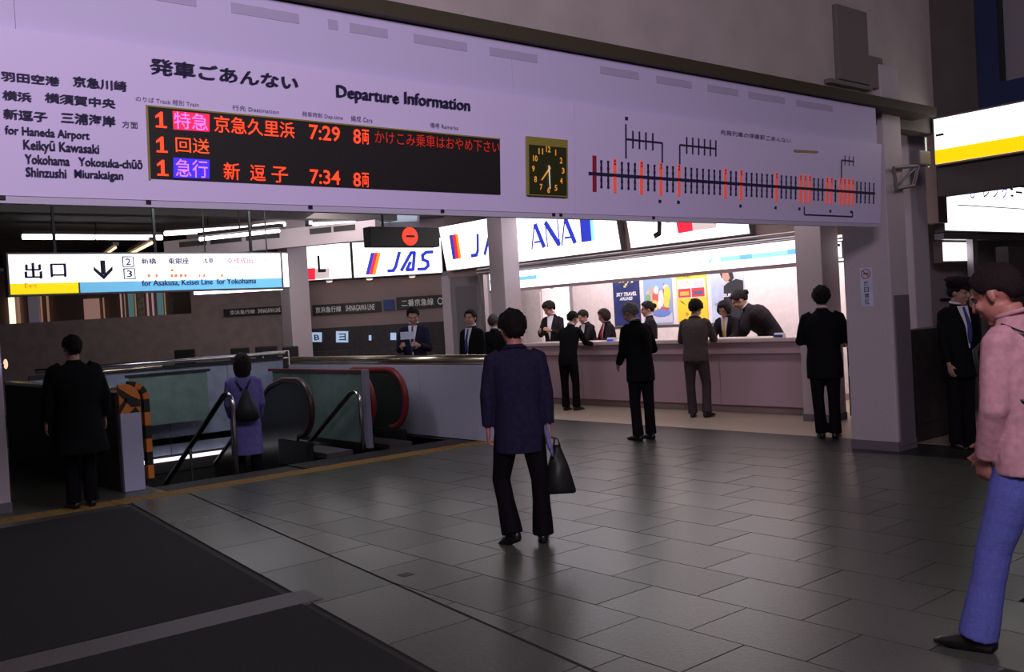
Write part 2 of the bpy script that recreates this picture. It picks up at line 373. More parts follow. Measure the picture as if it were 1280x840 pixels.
# ------------------------------------------------------------------ the departure board
PB = Plane((0, 4.85, 2.28), (1, 0, 0), (0, -math.sin(math.radians(4)), math.cos(math.radians(4))))
PU = Plane((0, 4.84, 3.04), (1, 0, 0), (0, 0, 1))
BR = empty('departure_board', (3.5, 4.9, 2.24), 'long lilac overhead departure information board with red LED timetable, clock and route diagram', 'sign')
def pbox(P, name, a0, a1, b0, b1, d0, d1, m, parent, bev=0):
    b = MB().hexa([P.at(a0, b0, d1), P.at(a1, b0, d1), P.at(a1, b0, d0), P.at(a0, b0, d0), P.at(a0, b1, d1), P.at(a1, b1, d1), P.at(a1, b1, d0), P.at(a0, b1, d0)])
    if bev: b.bevel(bev)
    return b.out(name, m, parent)
ar = PB.px(1102, 184)[0]
joins = [-1.8, PB.px(718, 130)[0], ar]
for a, b_ in zip(joins, joins[1:]): pbox(PB, 'face_panel', a + .002, b_ - .002, 0.0, 0.755, -0.10, 0.0, BOARD, BR)
pbox(PB, 'lower_lip', -1.8, ar - .01, -0.035, -0.003, -0.10, 0.004, BFRAME, BR)
for px_ in (3, 185, 387, 552, 691, 700, 816): 
    a = PB.px(px_, 255)[0]; pbox(PB, 'clip', a - .012, a + .012, -0.02, 0.0, 0.0, 0.012, BLACK, BR)
ur = PU.px(1095, 150)[0]
uj = [-1.8, 1.2, 4.2, ur]
for a, b_ in zip(uj, uj[1:]): pbox(PU, 'upper_panel', a + .001, b_ - .001, 0.004, 0.352, -0.10, 0.0, BOARDU, BR)
for (xa, ya, xb, yb) in ((195, -8, 245, 3), (289, 6, 373, 20), (410, 25, 422, 32), (437, 30, 484, 40), (517, 44, 583, 55), (612, 60, 671, 73), (750, 83, 798, 94), (820, 95, 864, 104), (884, 105, 922, 114), (935, 112, 980, 121), (995, 121, 1040, 130)):
    a0 = PU.px(xa, (ya + yb) / 2)[0]; a1 = PU.px(xb, (ya + yb) / 2)[0]; PU.rect('faded_label', a0, a1, 0.245, 0.30, BOARDL, BR, 0.003, 0.003)
# lettering, left block
T = PB.text
T('lettering', '羽田空港', INK, BR, (0, 89), (73, 108), bold=.006, dup=.005); T('lettering', '京急川崎', INK, BR, (90, 95), (157, 115), bold=.006, dup=.005)
T('lettering', '横浜', INK, BR, (2, 113), (38, 128), bold=.006, dup=.005); T('lettering', '横須賀中央', INK, BR, (55, 116), (143, 136), bold=.006, dup=.005)
T('lettering', '新逗子', INK, BR, (3, 136), (58, 153), bold=.006, dup=.005); T('lettering', '三浦海岸', INK, BR, (75, 140), (143, 159), bold=.006, dup=.005); T('lettering', '方面', INK, BR, (152, 151), (172, 161))
T('lettering', 'for Haneda Airport', INK, BR, (5, 157), (111, 178), bold=.006, dup=.004)
T('lettering', 'Keikyū Kawasaki', INK, BR, (28, 174), (123, 196), bold=.006, dup=.004)
T('lettering', 'Yokohama', INK, BR, (30, 193), (86, 207.5), bold=.006, dup=.004); T('lettering', 'Yokosuka-chūō', INK, BR, (97, 196), (177, 211.5), bold=.006, dup=.004)
T('lettering', 'Shinzushi', INK, BR, (31, 209), (82, 223), bold=.006, dup=.004); T('lettering', 'Miurakaigan', INK, BR, (92, 212), (153, 228), bold=.006, dup=.004)
T('lettering', '発車ごあんない', INK, BR, (186, 72.5), (371, 114), bold=.008, dup=.008)
T('lettering', 'Departure', INK, BR, (419, 106.5), (497, 135), bold=.010, dup=.009); T('lettering', 'Information', INK, BR, (504, 115), (586, 139.5), bold=.010, dup=.009)
for s_, lt, rb in (('のりば Track 種別 Train', (169, 120), (248, 134)), ('行先 Destination', (290, 131), (348, 143)), ('発車時刻 Dep.time', (377, 139), (428, 151)), ('編成 Cars', (438, 144), (465, 154)), ('備考 Remarks', (537, 153), (572, 163))):
    n__ = len(s_.split()); T('lettering', s_, INKS, BR, lt, rb)
# LED panel
a0, bt = PB.px(184, 133); a1, bb = PB.px(625, 243); bb = PB.px(187, 223)[1]; bt = PB.px(184, 133.5)[1]
LP = pbox(PB, 'led_panel', a0, a1, bb, bt, 0.0, 0.006, LEDP, BR); LP['label'] = 'black LED timetable with red text'
pbox(PB, 'led_panel_frame', a0 - .008, a0, bb - .006, bt + .008, 0.0, 0.010, OLIVE, BR); pbox(PB, 'led_panel_frame', a0, a1, bt, bt + .008, 0.0, 0.010, OLIVE, BR)
rows = []
def led(body, m, lt, rb, bold=.01, d=.012): 
    return T('led_lettering', body, m, LP, lt, rb, bold=bold, d=d)
for x_, y_ in ((200, 140), (201, 171), (202, 200)):
    a_, t_ = PB.px(x_, y_); _, l_ = PB.px(x_, y_ + 20); w_ = .009
    PB.quad('led_lettering', [(a_ - w_, l_ + .006), (a_ + w_, l_ + .006), (a_ + w_, t_), (a_ - .002, t_), (a_ - .028, t_ - .022), (a_ - .028, t_ - .034), (a_ - w_, t_ - .024)], LEDR, LP, .012, .002, pix=False)
    PB.rect('led_lettering', a_ - .028, a_ + .028, l_, l_ + .010, LEDR, LP, .012, .002)
PB.quad('led_highlight', [(215, 139), (261, 143), (261, 165), (216, 162)], LEDBR, LP, 0.009, .002)
PB.quad('led_highlight', [(216, 197), (261, 200), (261, 223.5), (216, 222)], LEDBB, LP, 0.009, .002)
led('特急', LEDV, (216, 139.5), (259, 164), .004); led('急行', LEDV, (218, 198.5), (259, 223), .004)
led('回送', LEDO, (218, 171), (261, 193), .004)
led('京急久里浜', LEDR, (266, 144), (367, 173.5), .008)
led('新', LEDR, (278, 203), (299, 225.5), .006); led('逗', LEDR, (311, 206), (331, 227), .006); led('子', LEDR, (338, 208), (359, 229), .006)
led('7:29', LEDR, (385, 155.5), (424, 177.5), .012); led('7:34', LEDR, (386, 211.5), (424, 231.5), .012)
led('8', LEDR, (440, 161), (450, 180.5), .012); led('両', LEDR, (451, 162), (460, 181), .012)
led('8', LEDR, (440, 215.5), (450, 234), .012); led('両', LEDR, (451, 216), (460, 234.5), .012)
led('かけこみ乗車はおやめ下さい', LEDD, (467, 163), (623, 192), .004)
# clock in the board
CK = pbox(PB, 'clock', *(lambda p, q: (p[0], q[0], q[1], p[1]))(PB.px(656.5, 170.5), PB.px(707.5, 246.5)), 0.0, 0.022, OLIVE, BR)
ca0, cb1 = PB.px(658.5, 190); ca1, cb0 = PB.px(705.5, 245)
pbox(PB, 'clock_face', ca0, ca1, cb0, PB.px(658.5, 181)[1], 0.022, 0.024, CLKF, CK)
cca = (ca0 + ca1) / 2; ccb = (PB.px(682, 181)[1] + cb0) / 2; rx, rz = (ca1 - ca0) * 0.40, (PB.px(658.5, 181)[1] - cb0) * 0.42
for h in range(1, 13):
    an = PI / 2 - h * PI / 6; ma = cca + rx * math.cos(an); mb = ccb + rz * math.sin(an); s_ = .004 if h == 1 else (.012 if h < 10 else .020)
    T('numeral', str(h), CLKN, CK, (ma - s_, mb + .020), (ma + s_, mb - .020), pix=False, bold=.02, d=.026)
def hand(ang, ln, wd, m, d):
    dx, dz = math.sin(ang), math.cos(ang); p = [(cca - dx * ln * .22 + dz * wd, ccb - dz * ln * .22 - dx * wd), (cca + dx * ln + dz * wd * .6, ccb + dz * ln - dx * wd * .6), (cca + dx * ln - dz * wd * .6, ccb + dz * ln + dx * wd * .6), (cca - dx * ln * .22 - dz * wd, ccb - dz * ln * .22 + dx * wd)]
    PB.quad('clock_hand', p, m, CK, d, .002, pix=False)
hand(math.radians(222), rx * .72, .007, CLKN, .030); hand(math.radians(177), rz * .95, .006, HANDW, .034)
# route diagram
def c4(x, y): return (700 + x / 4.6667, 100 + y / 4.6667)
def c5(x, y): return (900 + x / 4.6667, 120 + y / 4.6667)
lv = PB.px(*c4(200, 547))[1]
def bars(name, items, m, hw, d=.004):
    b = MB()
    for a, lo, hi in items: b.prism([PB.at(a - hw, lo, d), PB.at(a + hw, lo, d), PB.at(a + hw, hi, d), PB.at(a - hw, hi, d)], -PB.n * .003)
    return b.out(name, m, BR)
def A4(x): return PB.px(*c4(x, 547 + x * .07))[0]
def A5(x): return PB.px(*c5(x, 510 + x * .08))[0]
t_lo, t_hi = PB.px(*c4(240, 655))[1], PB.px(*c4(240, 487))[1]; r_lo, r_hi = PB.px(*c4(320, 655))[1] - .004, PB.px(*c4(320, 460))[1]
blk = [A4(x) for x in (240, 280, 360, 398, 436, 513, 550, 624, 658, 731, 765, 798, 833, 867, 899, 932)] + [A5(x) for x in (62, 92, 153, 183, 213, 243, 273, 303, 357, 385, 413, 440, 547, 572, 597, 672, 797, 820, 845, 870, 895)]
red = [A4(x) for x in (318, 474, 587, 693)] + [A5(x) for x in (30, 122, 328, 468, 495, 522, 622, 648, 700, 724, 748, 772)]
o = bars('route_line', [((A4(165) + A5(902)) / 2, lv - .011, lv + .011)], INK, (A5(902) - A4(165)) / 2, .006)
for a in blk:                                          # a column of tiny station-name characters, upper and lower
    b = MB()
    for k in range(4):
        h = (t_hi - t_lo) / 2 / 4.2
        for s_ in (1, -1):
            z0 = lv + s_ * (.007 + k * h); z1 = z0 + s_ * h * (.93 if k < 3 else .8); hw_ = .0105 if k % 2 else .008
            b.prism([PB.at(a - hw_, z0, .004), PB.at(a + hw_, z0, .004), PB.at(a + hw_, z1, .004), PB.at(a - hw_, z1, .004)], -PB.n * .003)
    b.out('station_name', INK, BR)
for a in red: PB.rect('station_lamp', a - .0155, a + .0155, r_lo, r_hi, CORAL, BR, .005, .005)
for a in red: bars('lamp_name_mark', [(a, r_hi - .01 - k * .022 - .013, r_hi - .01 - k * .022) for k in range(2)], INK, .006, .0075)
a = A4(200); PB.rect('terminal_mark', a - .018, a + .018, r_lo, r_hi + .01, CRIM, BR, .005, .005)
def q4(x, y): return PB.px(*c4(x, y))
def q5(x, y): return PB.px(*c5(x, y))
def seg(P, Q, wdt=.0065):
    (x0, y0), (x1, y1) = P, Q; dx, dy = x1 - x0, y1 - y0; L = math.hypot(dx, dy); nx, ny = -dy / L * wdt, dx / L * wdt
    return MB().prism([PB.at(x0 - nx, y0 - ny, .005), PB.at(x1 - nx, y1 - ny, .005), PB.at(x1 + nx, y1 + ny, .005), PB.at(x0 + nx, y0 + ny, .005)], -PB.n * .004).out('branch_line', INK, BR)
bz = q4(383, 345)[1]; p0 = q4(383, 345)[0]; p1 = q4(595, 362)[0]
seg((p0, bz), (p1, bz)); seg((p1, bz), (p1, r_hi)); seg((p0, q4(383, 258)[1]), (p0, q4(383, 458)[1]))
up, dn = bz + .065, bz - .062
for x in (424, 462, 500, 540): bars('branch_name', [(q4(x, 350)[0], dn, up)], INK, .0075)
p0 = q4(697, 345)[0]; p1 = q4(910, 360)[0]; seg((p0, bz), (p1, bz)); seg((p0, bz), (p0, r_hi))
for x in (738, 773, 808, 842, 876, 908): bars('branch_name', [(q4(x, 350)[0], dn, up)], INK, .0075)
bz2 = q5(745, 378)[1]; seg((q5(708, 375)[0], bz2), (q5(780, 380)[0], bz2)); seg((q5(708, 375)[0], bz2), (q5(708, 375)[0], r_hi))
for x in (728, 752, 777): bars('branch_name', [(q5(x, 378)[0], bz2 - .045, bz2 + .045)], INK, .005)
for P, Q in (((490, 645), (490, 690)), ((490, 692), (772, 704)), ((772, 704), (772, 675))): seg(q5(*P), q5(*Q), .006)
for p in (q4(387, 225), q4(582, 708), q4(690, 713), q4(1052, 735), q5(323, 652), q5(462, 658), q5(643, 672), q5(765, 676)):
    PB.rect('interchange_mark', p[0] - .014, p[0] + .014, p[1] - .012, p[1] + .012, INK, BR)
T('lettering', '先発列車の停車駅ごあんない', INKS, BR, (900, 162), (988, 179), bold=.006)
T('lettering', 'Next train stops at these stations', INKS, BR, (914, 176), (972, 183))
PB.quad('gold_marker', [c5(430, 312), c5(570, 322), c5(570, 334), c5(430, 328)], mat('gold_print', (0.33, 0.24, 0.10), 0.6), BR)
for i, a in enumerate((0.2, 2.6, 5.4, 8.2)):
    box('hanger_bracket', a, a + .06, 4.93, 4.99, 2.9, 3.40, BLACK, BR)

# ------------------------------------------------------------------ columns
def column(x0, x1, y0, y1, h, label, m=COLM, group=None):
    t = empty('column', ((x0 + x1) / 2, (y0 + y1) / 2, 0), label, 'column', group)
    box('shaft', x0, x1, y0, y1, 0.0, h, m, t, .012); box('plinth', x0 - .006, x1 + .006, y0 - .006, y1 + .006, 0, .10, COLD, t); return t
c_main = column(9.19, 9.55, 4.99, 5.50, 3.9, 'thick lilac grey column at the right end of the departure board, with a no smoking notice')
box('dark_inset_panel', 9.23, 9.52, 4.975, 4.99, 0.05, 1.58, COLD, c_main)
PM = planeX(9.19)
nb = PM.quad('notice_plate', [(1080.5, 382), (1092, 383), (1091, 335), (1075, 334)], PAPERB, c_main, .006, .005)
P0, P1 = PM.px(1076, 335), PM.px(1091.5, 382.5)
na0, na1, nb0, nb1 = PM.px(1076, 358)[0], PM.px(1091, 358)[0], P1[1], P0[1]
bpy.data.objects.remove(nb); nb = PM.rect('notice_plate', na0, na1, nb0, nb1, PAPERB, c_main, .006, .005); nb['label'] = 'white no smoking notice'
nc = (na0 + na1) / 2; rr = (na1 - na0) * .36; nz = nb1 - rr * 1.3
b = MB(); ring = [PM.at(nc + rr * math.cos(t * PI / 12), nz + rr * math.sin(t * PI / 12), .009) for t in range(25)]; b.tube(ring, .0045, 6, False)
b.tube([PM.at(nc - rr * .7, nz + rr * .7, .009), PM.at(nc + rr * .7, nz - rr * .7, .009)], .0045, 6)
b.out('no_smoking_symbol', flat((.6, .03, .05)), nb)
PM.rect('cigarette_symbol', nc - rr * .6, nc + rr * .6, nz - .006, nz + .006, INK, nb, .008, .002)
for k, ch in enumerate('終日禁煙'):
    zz = nz - rr * 1.6 - k * .062; PM.text('lettering', ch, INK, nb, (nc - .026, zz), (nc + .026, zz - .052), pix=False, bold=.01, d=.008)
column(10.96, 11.36, 6.86, 7.24, 3.9, 'grey column at the right end of the airline counter, behind the man in the black suit')
column(10.9, 11.27, 13.10, 13.50, 3.9, 'light grey column between the two airline logo signs, behind the walking man', group=None)
q = CAMP + wray(371, 400) * (20.5 / F_PX)
column(q.x - .24, q.x + .22, q.y - .22, q.y + .2, 3.9, 'grey column beside the right end of the exit sign, behind the escalator parapet')
cl = column(1.75, 2.2, 10.18, 10.7, 3.9, 'column at the left edge of the picture, beside the dark figure')
b = MB().ell(Vector((2.13, 10.14, 1.40)), .03, .03, .045); lo = b.out('bright_spot', mat('glint_blue', (0.5, .6, 1), .4, emit=5, ecol=(.55, .6, 1)), cl, True)  # bead glows in place of a bright reflection on the column
box('poster_panel', 1.78, 2.10, 10.165, 10.18, .85, 1.35, PAPERB, cl)
b = MB().ell(Vector((2.33, 10.62, 1.41)), .02, .02, .05); b.out('bright_spot', mat('glint_warm', (1, .6, .4), .4, emit=1.2, ecol=(1, .55, .35)), cl, True); MB().tube([(2.19, 10.62, 1.40), (2.33, 10.62, 1.40)], .012, 6).out('glint_arm', BLACK, cl)  # second glowing bead on a stem, likewise for a bright reflection
c2 = column(ony(1146, 400, 5.35).x, ony(1166, 400, 5.35).x, 5.35, 5.6, 3.9, 'slim pale pillar right of the thick column, under the wall bracket')
# bracket and small fixture on top of it
br_ = empty('bracket', (9.6, 4.97, 2.62), 'grey triangular wall bracket beside the right end of the board', 'bracket')
PK = planeY(4.93)
def pk(x, y): a = PK.px(x, y); return PK.at(*a)
b = MB(); pts = [pk(1117, 210), pk(1148, 207), pk(1142, 232), pk(1121, 236), pk(1117, 210)]
for p_, q_ in zip(pts, pts[1:]): b.tube([p_, q_], .018, 8)
b.out('frame', mat('bracket_grey', (.16, .145, .16), .5), br_)
b = MB().tube([pk(1124, 230), pk(1143, 211)], .012, 8); b.out('brace', mat('bracket_grey', (.16, .145, .16), .5), br_)
fx = empty('ceiling_speaker', (9.9, 4.93, 2.6), 'small bright edged fixture standing above the wall bracket', 'fixture')
b = MB().box(pk(1146, 190).x, pk(1160, 190).x, 4.9, 5.02, pk(1150, 207).z, pk(1150, 188).z).bevel(.02); b.out('body', mat('fixture_grey', (.17, .15, .16), .5), fx)
MB().tube([pk(1157, 172), pk(1158, 192), pk(1161, 209)], .008, 8).out('tube', mat('fixture_glow', (.8, .9, .7), .4, emit=.6, ecol=(.8, .9, .7)), fx)
# small warning label and service cabinet between the two columns
sc = empty('service_cabinet', (11.6, 6.2, 0), 'dark service cabinet between the two right hand columns, behind the black suited man', 'cabinet')
box('body', 11.42, 12.0, 5.7, 6.85, 0.04, 0.93, mat('cabinet_dark', (.05, .035, .035), .5), sc, .01)
PC = planeX(11.42)
wl = PC.quad('warning_label', [(1061, 470), (1073, 470), (1073, 457), (1061, 457)], PAPER, sc, .004, .004)
PC.quad('warning_triangle', [(1063, 459.5), (1071.5, 459.5), (1067.5, 467.5)], flat((.65, .03, .06)), wl, .007, .002)

# ------------------------------------------------------------------ airline signs along the counter
PA = Plane((11.4, 0, 2.56), (0, -1, 0), (-.16, 0, 1))
struct('wall_counter_fascia', 11.52, 11.75, 5.6, 15.6, 2.42, 3.9, BANDM)
def lightsign(name, label, P, a0, a1, b0, b1, group=None, face=SIGNW, th=.12):
    c0 = P.at((a0 + a1) / 2, b0, -th / 2)
    t = empty(name, c0, label, 'sign', group)
    pbox(P, 'housing', a0 - .02, a1 + .02, b0 - .02, b1 + .02, -th, -.004, mat('sign_housing', (.16, .14, .14), .5), t)
    pbox(P, 'lit_face', a0, a1, b0, b1, -.004, 0, face, t); return t
def par(P, name, a0, a1, b0, b1, sh, m, parent, d=.008):
    return P.quad(name, [(a0, b0), (a1, b0), (a1 + sh, b1), (a0 + sh, b1)], m, parent, d, .003, pix=False)
def logo_jas(P, parent, a0, a1, b0, b1, sh):
    w = a1 - a0
    P.strokes('lettering', [([(.80, 1), (.66, .28), (.50, .08), (.0, .07)], .17)], LBLUE, parent, a0, a0 + w * .25, b0, b1, sh)
    P.strokes('lettering', [([(.0, .07), (.55, .95), (.82, .95), (.92, .07), (.42, .07), (.60, .45)], .17)], LBLUE, parent, a0 + w * .32, a0 + w * .62, b0, b1, sh)
    P.strokes('lettering', [([(1, .93), (.45, .93), (.18, .78), (.28, .56), (.72, .44), (.82, .22), (.60, .07), (.0, .07)], .17)], LBLUE, parent, a0 + w * .72, a0 + w, b0, b1, sh)
def logo_ana(P, parent, a0, a1, b0, b1, sh):
    w = a1 - a0
    for i in (0, 2): P.strokes('lettering', [([(.0, 0), (.42, .97)], .07), ([(.48, .93), (.80, .06)], .22), ([(.25, .26), (.72, .26)], .08)], LBLUE, parent, a0 + w * (0, 0, .66)[i], a0 + w * (.34, 0, 1.0)[i], b0, b1, sh)
    P.strokes('lettering', [([(.04, 0), (.14, 1)], .06), ([(.18, .93), (.80, .07)], .24), ([(.86, 0), (.96, 1)], .06)], LBLUE, parent, a0 + w * .34, a0 + w * .66, b0, b1, sh)
u = lambda x, y: PA.px(x, y)[0]
jas_l, ana_l, ana_r, j_l, j_r = u(558.5, 337), u(640, 327), u(776, 311.5), u(789, 310), u(937, 292.5)
js = lightsign('airline_sign', 'lit white JAS airline sign partly hidden by the light grey column', PA, jas_l, u(634, 327), 0, .86)
A = lambda x, y: PA.px(x, y)
for k, (m_, xa, xb) in enumerate(((LBLUE, 566.3, 570.3), (LRED, 570.3, 574.2), (LORG, 574.2, 577.3))):
    par(PA, 'logo_stripe', u(xa, 324), u(xb, 324), A(568, 324)[1], A(568, 293)[1], .03, m_, js)
logo_jas(PA, js, A(590, 322)[0], A(645, 322)[0], A(594, 321)[1], A(594, 294)[1], .12)
an = lightsign('airline_sign', 'lit white ANA airline sign with blue letters above the counter', PA, ana_l, ana_r, 0, .86)
logo_ana(PA, an, A(665, 310)[0], A(723, 303)[0], A(690, 308)[1], A(690, 276)[1], .02)
z0 = A(733, 302)[1]
par(PA, 'logo_stripe', u(727, 302), u(740, 302), z0, z0 + .52, .07, LBLUE, an); par(PA, 'logo_stripe', u(740, 302), u(744, 302), z0, z0 + .52, .07, LSKY, an)
jl = lightsign('airline_sign', 'lit white JAL sign with a red square, rightmost over the counter', PA, j_l, j_r, 0, .86)
z1 = A(825, 294)[1]
PA.strokes('lettering', [([(.95, 1), (.92, .30), (.70, .05), (.1, .0)], .13)], LBLK, jl, A(818, 293)[0], A(828, 293)[0], z1, z1 + .6, 0, .014)
PA.text('lettering', 'AL', LBLK, jl, (A(834, 280)[0], z1 + .60), (A(880, 280)[0], A(836, 278)[1] ), pix=False, shear=.1, bold=.02, d=.014)
PA.quad('logo_square', [(848, 291.8), (866.5, 288.5), (864, 268), (844, 268)], LRED, jl, .008); PA.quad('logo_square', [(866.5, 288.5), (896, 284.5), (896, 268), (864, 268)], LGRY, jl, .007)
PL = planeX(11.4)
lb = empty('light_box', (11.45, 10.8, 2.08), 'long lit white strip with pale blue marks hanging over the airline counter', 'sign')
la0, la1 = PL.px(612, 362)[0], PL.px(1000, 328)[0]
pbox(PL, 'housing', la0, la1, -0 + 2.075, 2.405, -.11, -.004, mat('sign_housing', (.16, .14, .14), .5), lb)
pbox(PL, 'lit_face', la0 + .01, la1 - .01, 2.09, 2.395, -.004, 0, SIGNW, lb)
pbox(PL, 'lower_trim', la0, la1, 2.04, 2.09, -.11, .004, mat('rose_trim', (.42, .30, .33), .5), lb)
b0_, b1_ = 2.20, 2.27
PL.rect('printed_band', PL.px(900, 320)[0], PL.px(1000, 320)[0], b0_ , b1_, PALEBL, lb); PL.rect('printed_band', PL.px(925, 320)[0], PL.px(940, 320)[0], b0_ , b1_, PALEB2, lb, .006)
PL.rect('printed_band', PL.px(985, 320)[0], PL.px(1000, 320)[0], b0_ + .01, b1_ + .01, PALEB2, lb, .006)
par(PL, 'printed_mark', PL.px(872, 325)[0], PL.px(876, 325)[0], 2.19, 2.27, .07, PALEC, lb); par(PL, 'printed_mark', PL.px(884, 324)[0], PL.px(888, 324)[0], 2.19, 2.27, .07, PALEBL, lb)
par(PL, 'printed_mark', PL.px(732, 338)[0], PL.px(735, 338)[0], 2.24, 2.30, .0, PALEC, lb); PL.rect('printed_mark', PL.px(612, 346)[0], PL.px(671, 346)[0], 2.22, 2.29, PALEB2, lb, .005)
rails = empty('cable_rail', (11.38, 10.8, 2.42), 'twin steel rails running between the strip light and the airline signs', 'rail')
for i, (zz, r_) in enumerate(((2.43, .022), (2.495, .018))): MB().tube([(11.33, 14.4, zz), (11.33, 7.0, zz)], r_, 8).out('rail', STEELR, rails)
PS = planeX(11.55)
ps_ = lightsign('pictogram_sign', 'small lit sign with a black framed pictogram between the two right columns', PS, PS.px(1040, 312)[0], PS.px(1078, 312)[0], PS.px(1060, 325)[1], PS.px(1060, 298)[1])
p_, q_ = PS.px(1045.5, 302), PS.px(1054, 322)
b = MB(); cs = [(p_[0] - .13, q_[1]), (q_[0], q_[1]), (q_[0], p_[1]), (p_[0] - .13, p_[1])]
b.tube([PS.at(*c, .008) for c in cs + cs[:1]], .012, 6).out('pictogram_frame', LBLK, ps_)
PS.rect('pictogram', p_[0] - .02, q_[0] - .035, q_[1] + .15, p_[1] - .03, LBLK, ps_); PS.rect('pictogram', p_[0] - .05, p_[0], q_[1] + .05, p_[1] - .09, LBLK, ps_)
PS.text('lettering', '案内', INKS, ps_, (1061, 306), (1067, 308.5)); PS.text('lettering', 'INFO', INKS, ps_, (1061, 312), (1067, 315))

# ------------------------------------------------------------------ airline counter
CT = empty('airline_counter', (11.7, 9.9, 0), 'long rose grey airline ticket counter with a lighter top', 'counter')
y0c, y1c = 7.47, 13.2
box('base', 11.46, 11.80, y0c, 13.2, 0.12, 0.86, CTR, CT)
for k in range(4):
    a = y0c + k * 1.44; box('front_panel', 11.41, 11.46, a + .003, a + 1.437, .12, .86, CTR, CT, .004)
box('kick_plate', 11.5, 11.75, y0c, 13.2, 0.0, 0.12, BANDM, CT)
box('apron', 11.35, 11.85, y0c - .02, 13.22, .865, 1.03, CTR, CT, .006)
box('worktop', 11.30, 11.9, y0c - .05, 13.25, 1.03, 1.085, CTRT, CT, .01)
box('side_return', 11.42, 11.9, 5.75, y0c, .935, 1.03, CTR, CT); box('side_worktop', 11.38, 11.95, 5.7, y0c - .05, 1.03, 1.10, CTRT, CT)
def prop(name, label, cat, x, y, z, sx, sy, sz, m, rz=0, group=None):
    b = MB().box(-sx / 2, sx / 2, -sy / 2, sy / 2, 0, sz); b.bm.transform(Matrix.Translation((x, y, z)) @ Matrix.Rotation(rz, 4, 'Z')); return tag(b.out(name, m), label, cat, group)
p = onx(763, 429, 11.34); lab = tag(MB().hexa([(11.33, p.y - .09, 1.0865), (11.33, p.y + .09, 1.0865), (11.39, p.y + .09, 1.0865), (11.39, p.y - .09, 1.0865), (11.37, p.y - .09, 1.15), (11.37, p.y + .09, 1.15), (11.39, p.y + .09, 1.15), (11.39, p.y - .09, 1.15)]).out('label_stand', PAPER), 'small white label stand on the counter beside the bob haired clerk', 'label')
for k in range(3): box('printed_dot', 11.322, 11.345, p.y - .06 + k * .045, p.y - .03 + k * .045, 1.095, 1.12, LBLUE, lab)
p = onx(973, 424, 11.34); lab = tag(MB().hexa([(11.33, p.y - .08, 1.0865), (11.33, p.y + .08, 1.0865), (11.39, p.y + .08, 1.0865), (11.39, p.y - .08, 1.0865), (11.37, p.y - .08, 1.15), (11.37, p.y + .08, 1.15), (11.39, p.y + .08, 1.15), (11.39, p.y - .08, 1.15)]).out('label_stand', PAPER), 'small blue and white label stand at the right part of the counter', 'label')
box('printed_band', 11.322, 11.345, p.y - .07, p.y + .07, 1.095, 1.125, mat('label_blue', (.05, .06, .35), .5), lab)
p = onx(905, 418, 11.55); prop('paper_sheet', 'white paper sheet lying on the counter in front of the bent clerks', 'paper', 11.6, p.y - .05, 1.0862, .25, .3, .004, PAPER, .3)
prop('paper_sheet', 'white form on the counter under the hands of the man in brown', 'paper', 11.52, 9.05, 1.0862, .22, .3, .006, PAPER, -.2)
prop('paper_sheet', 'white form on the counter in front of the leaning dark suited man', 'paper', 11.55, 11.15, 1.0862, .22, .3, .006, PAPER, .5)

# posters on the back wall
PW = planeX(13.5)
def poster(name, label, lt, rb, m):
    a0, b1 = PW.px(*lt); a1, b0 = PW.px(*rb)
    o = MB().prism([PW.at(a0, b0, .012), PW.at(a1, b0, .012), PW.at(a1, b1, .012), PW.at(a0, b1, .012)], -PW.n * .010).out(name, m); tag(o, label, 'poster', 'posters behind the airline counter'); return o, a0, a1, b0, b1
o, a0, a1, b0, b1 = poster('poster', 'navy blue poster with yellow marks and white lettering, leftmost on the counter wall', (766, 349), (802, 406), NAVY)
W_, H_ = a1 - a0, b1 - b0
ux = lambda t: a0 + W_ * t
uz = lambda t: b0 + H_ * t
PW.text('lettering', 'SKY TRAVEL', PAPER, o, (ux(.12), uz(.70)), (ux(.90), uz(.62)), pix=False, shear=.2, bold=.03, d=.015); PW.text('lettering', 'AIRLINES', PAPER, o, (ux(.24), uz(.60)), (ux(.74), uz(.53)), pix=False, shear=.2, bold=.03, d=.015)
for (s_, t_) in ((.24, .95), (.36, .95), (.62, .97), (.70, .93), (.42, .84), (.47, .88)): PW.rect('yellow_mark', ux(s_), ux(s_ + .09), uz(t_ - .04), uz(t_), flat((.75, .65, .2)), o, .014, .002)
PW.quad('white_streak', [(ux(.44), uz(.80)), (ux(.47), uz(.80)), (ux(.66), uz(.95)), (ux(.64), uz(.96))], PAPER, o, .014, .002, pix=False)
o, a0, a1, b0, b1 = poster('poster', 'colourful sky blue poster of a busy illustrated scene, second from the left', (804, 346), (842.5, 404), flat((.28, .42, .68)))
W_, H_ = a1 - a0, b1 - b0
PW.rect('pale_ground', ux(0.02), ux(.98), uz(.02), uz(.22), flat((.6, .62, .78)), o, .0135, .001)
def blob(cx, cz, rw, rh, c, d=.015, n=10):
    PW.quad('printed_shape', [(ux(cx + rw * math.cos(2 * PI * k / n)), uz(cz + rh * math.sin(2 * PI * k / n))) for k in range(n)], flat(c), o, d, .001, pix=False)
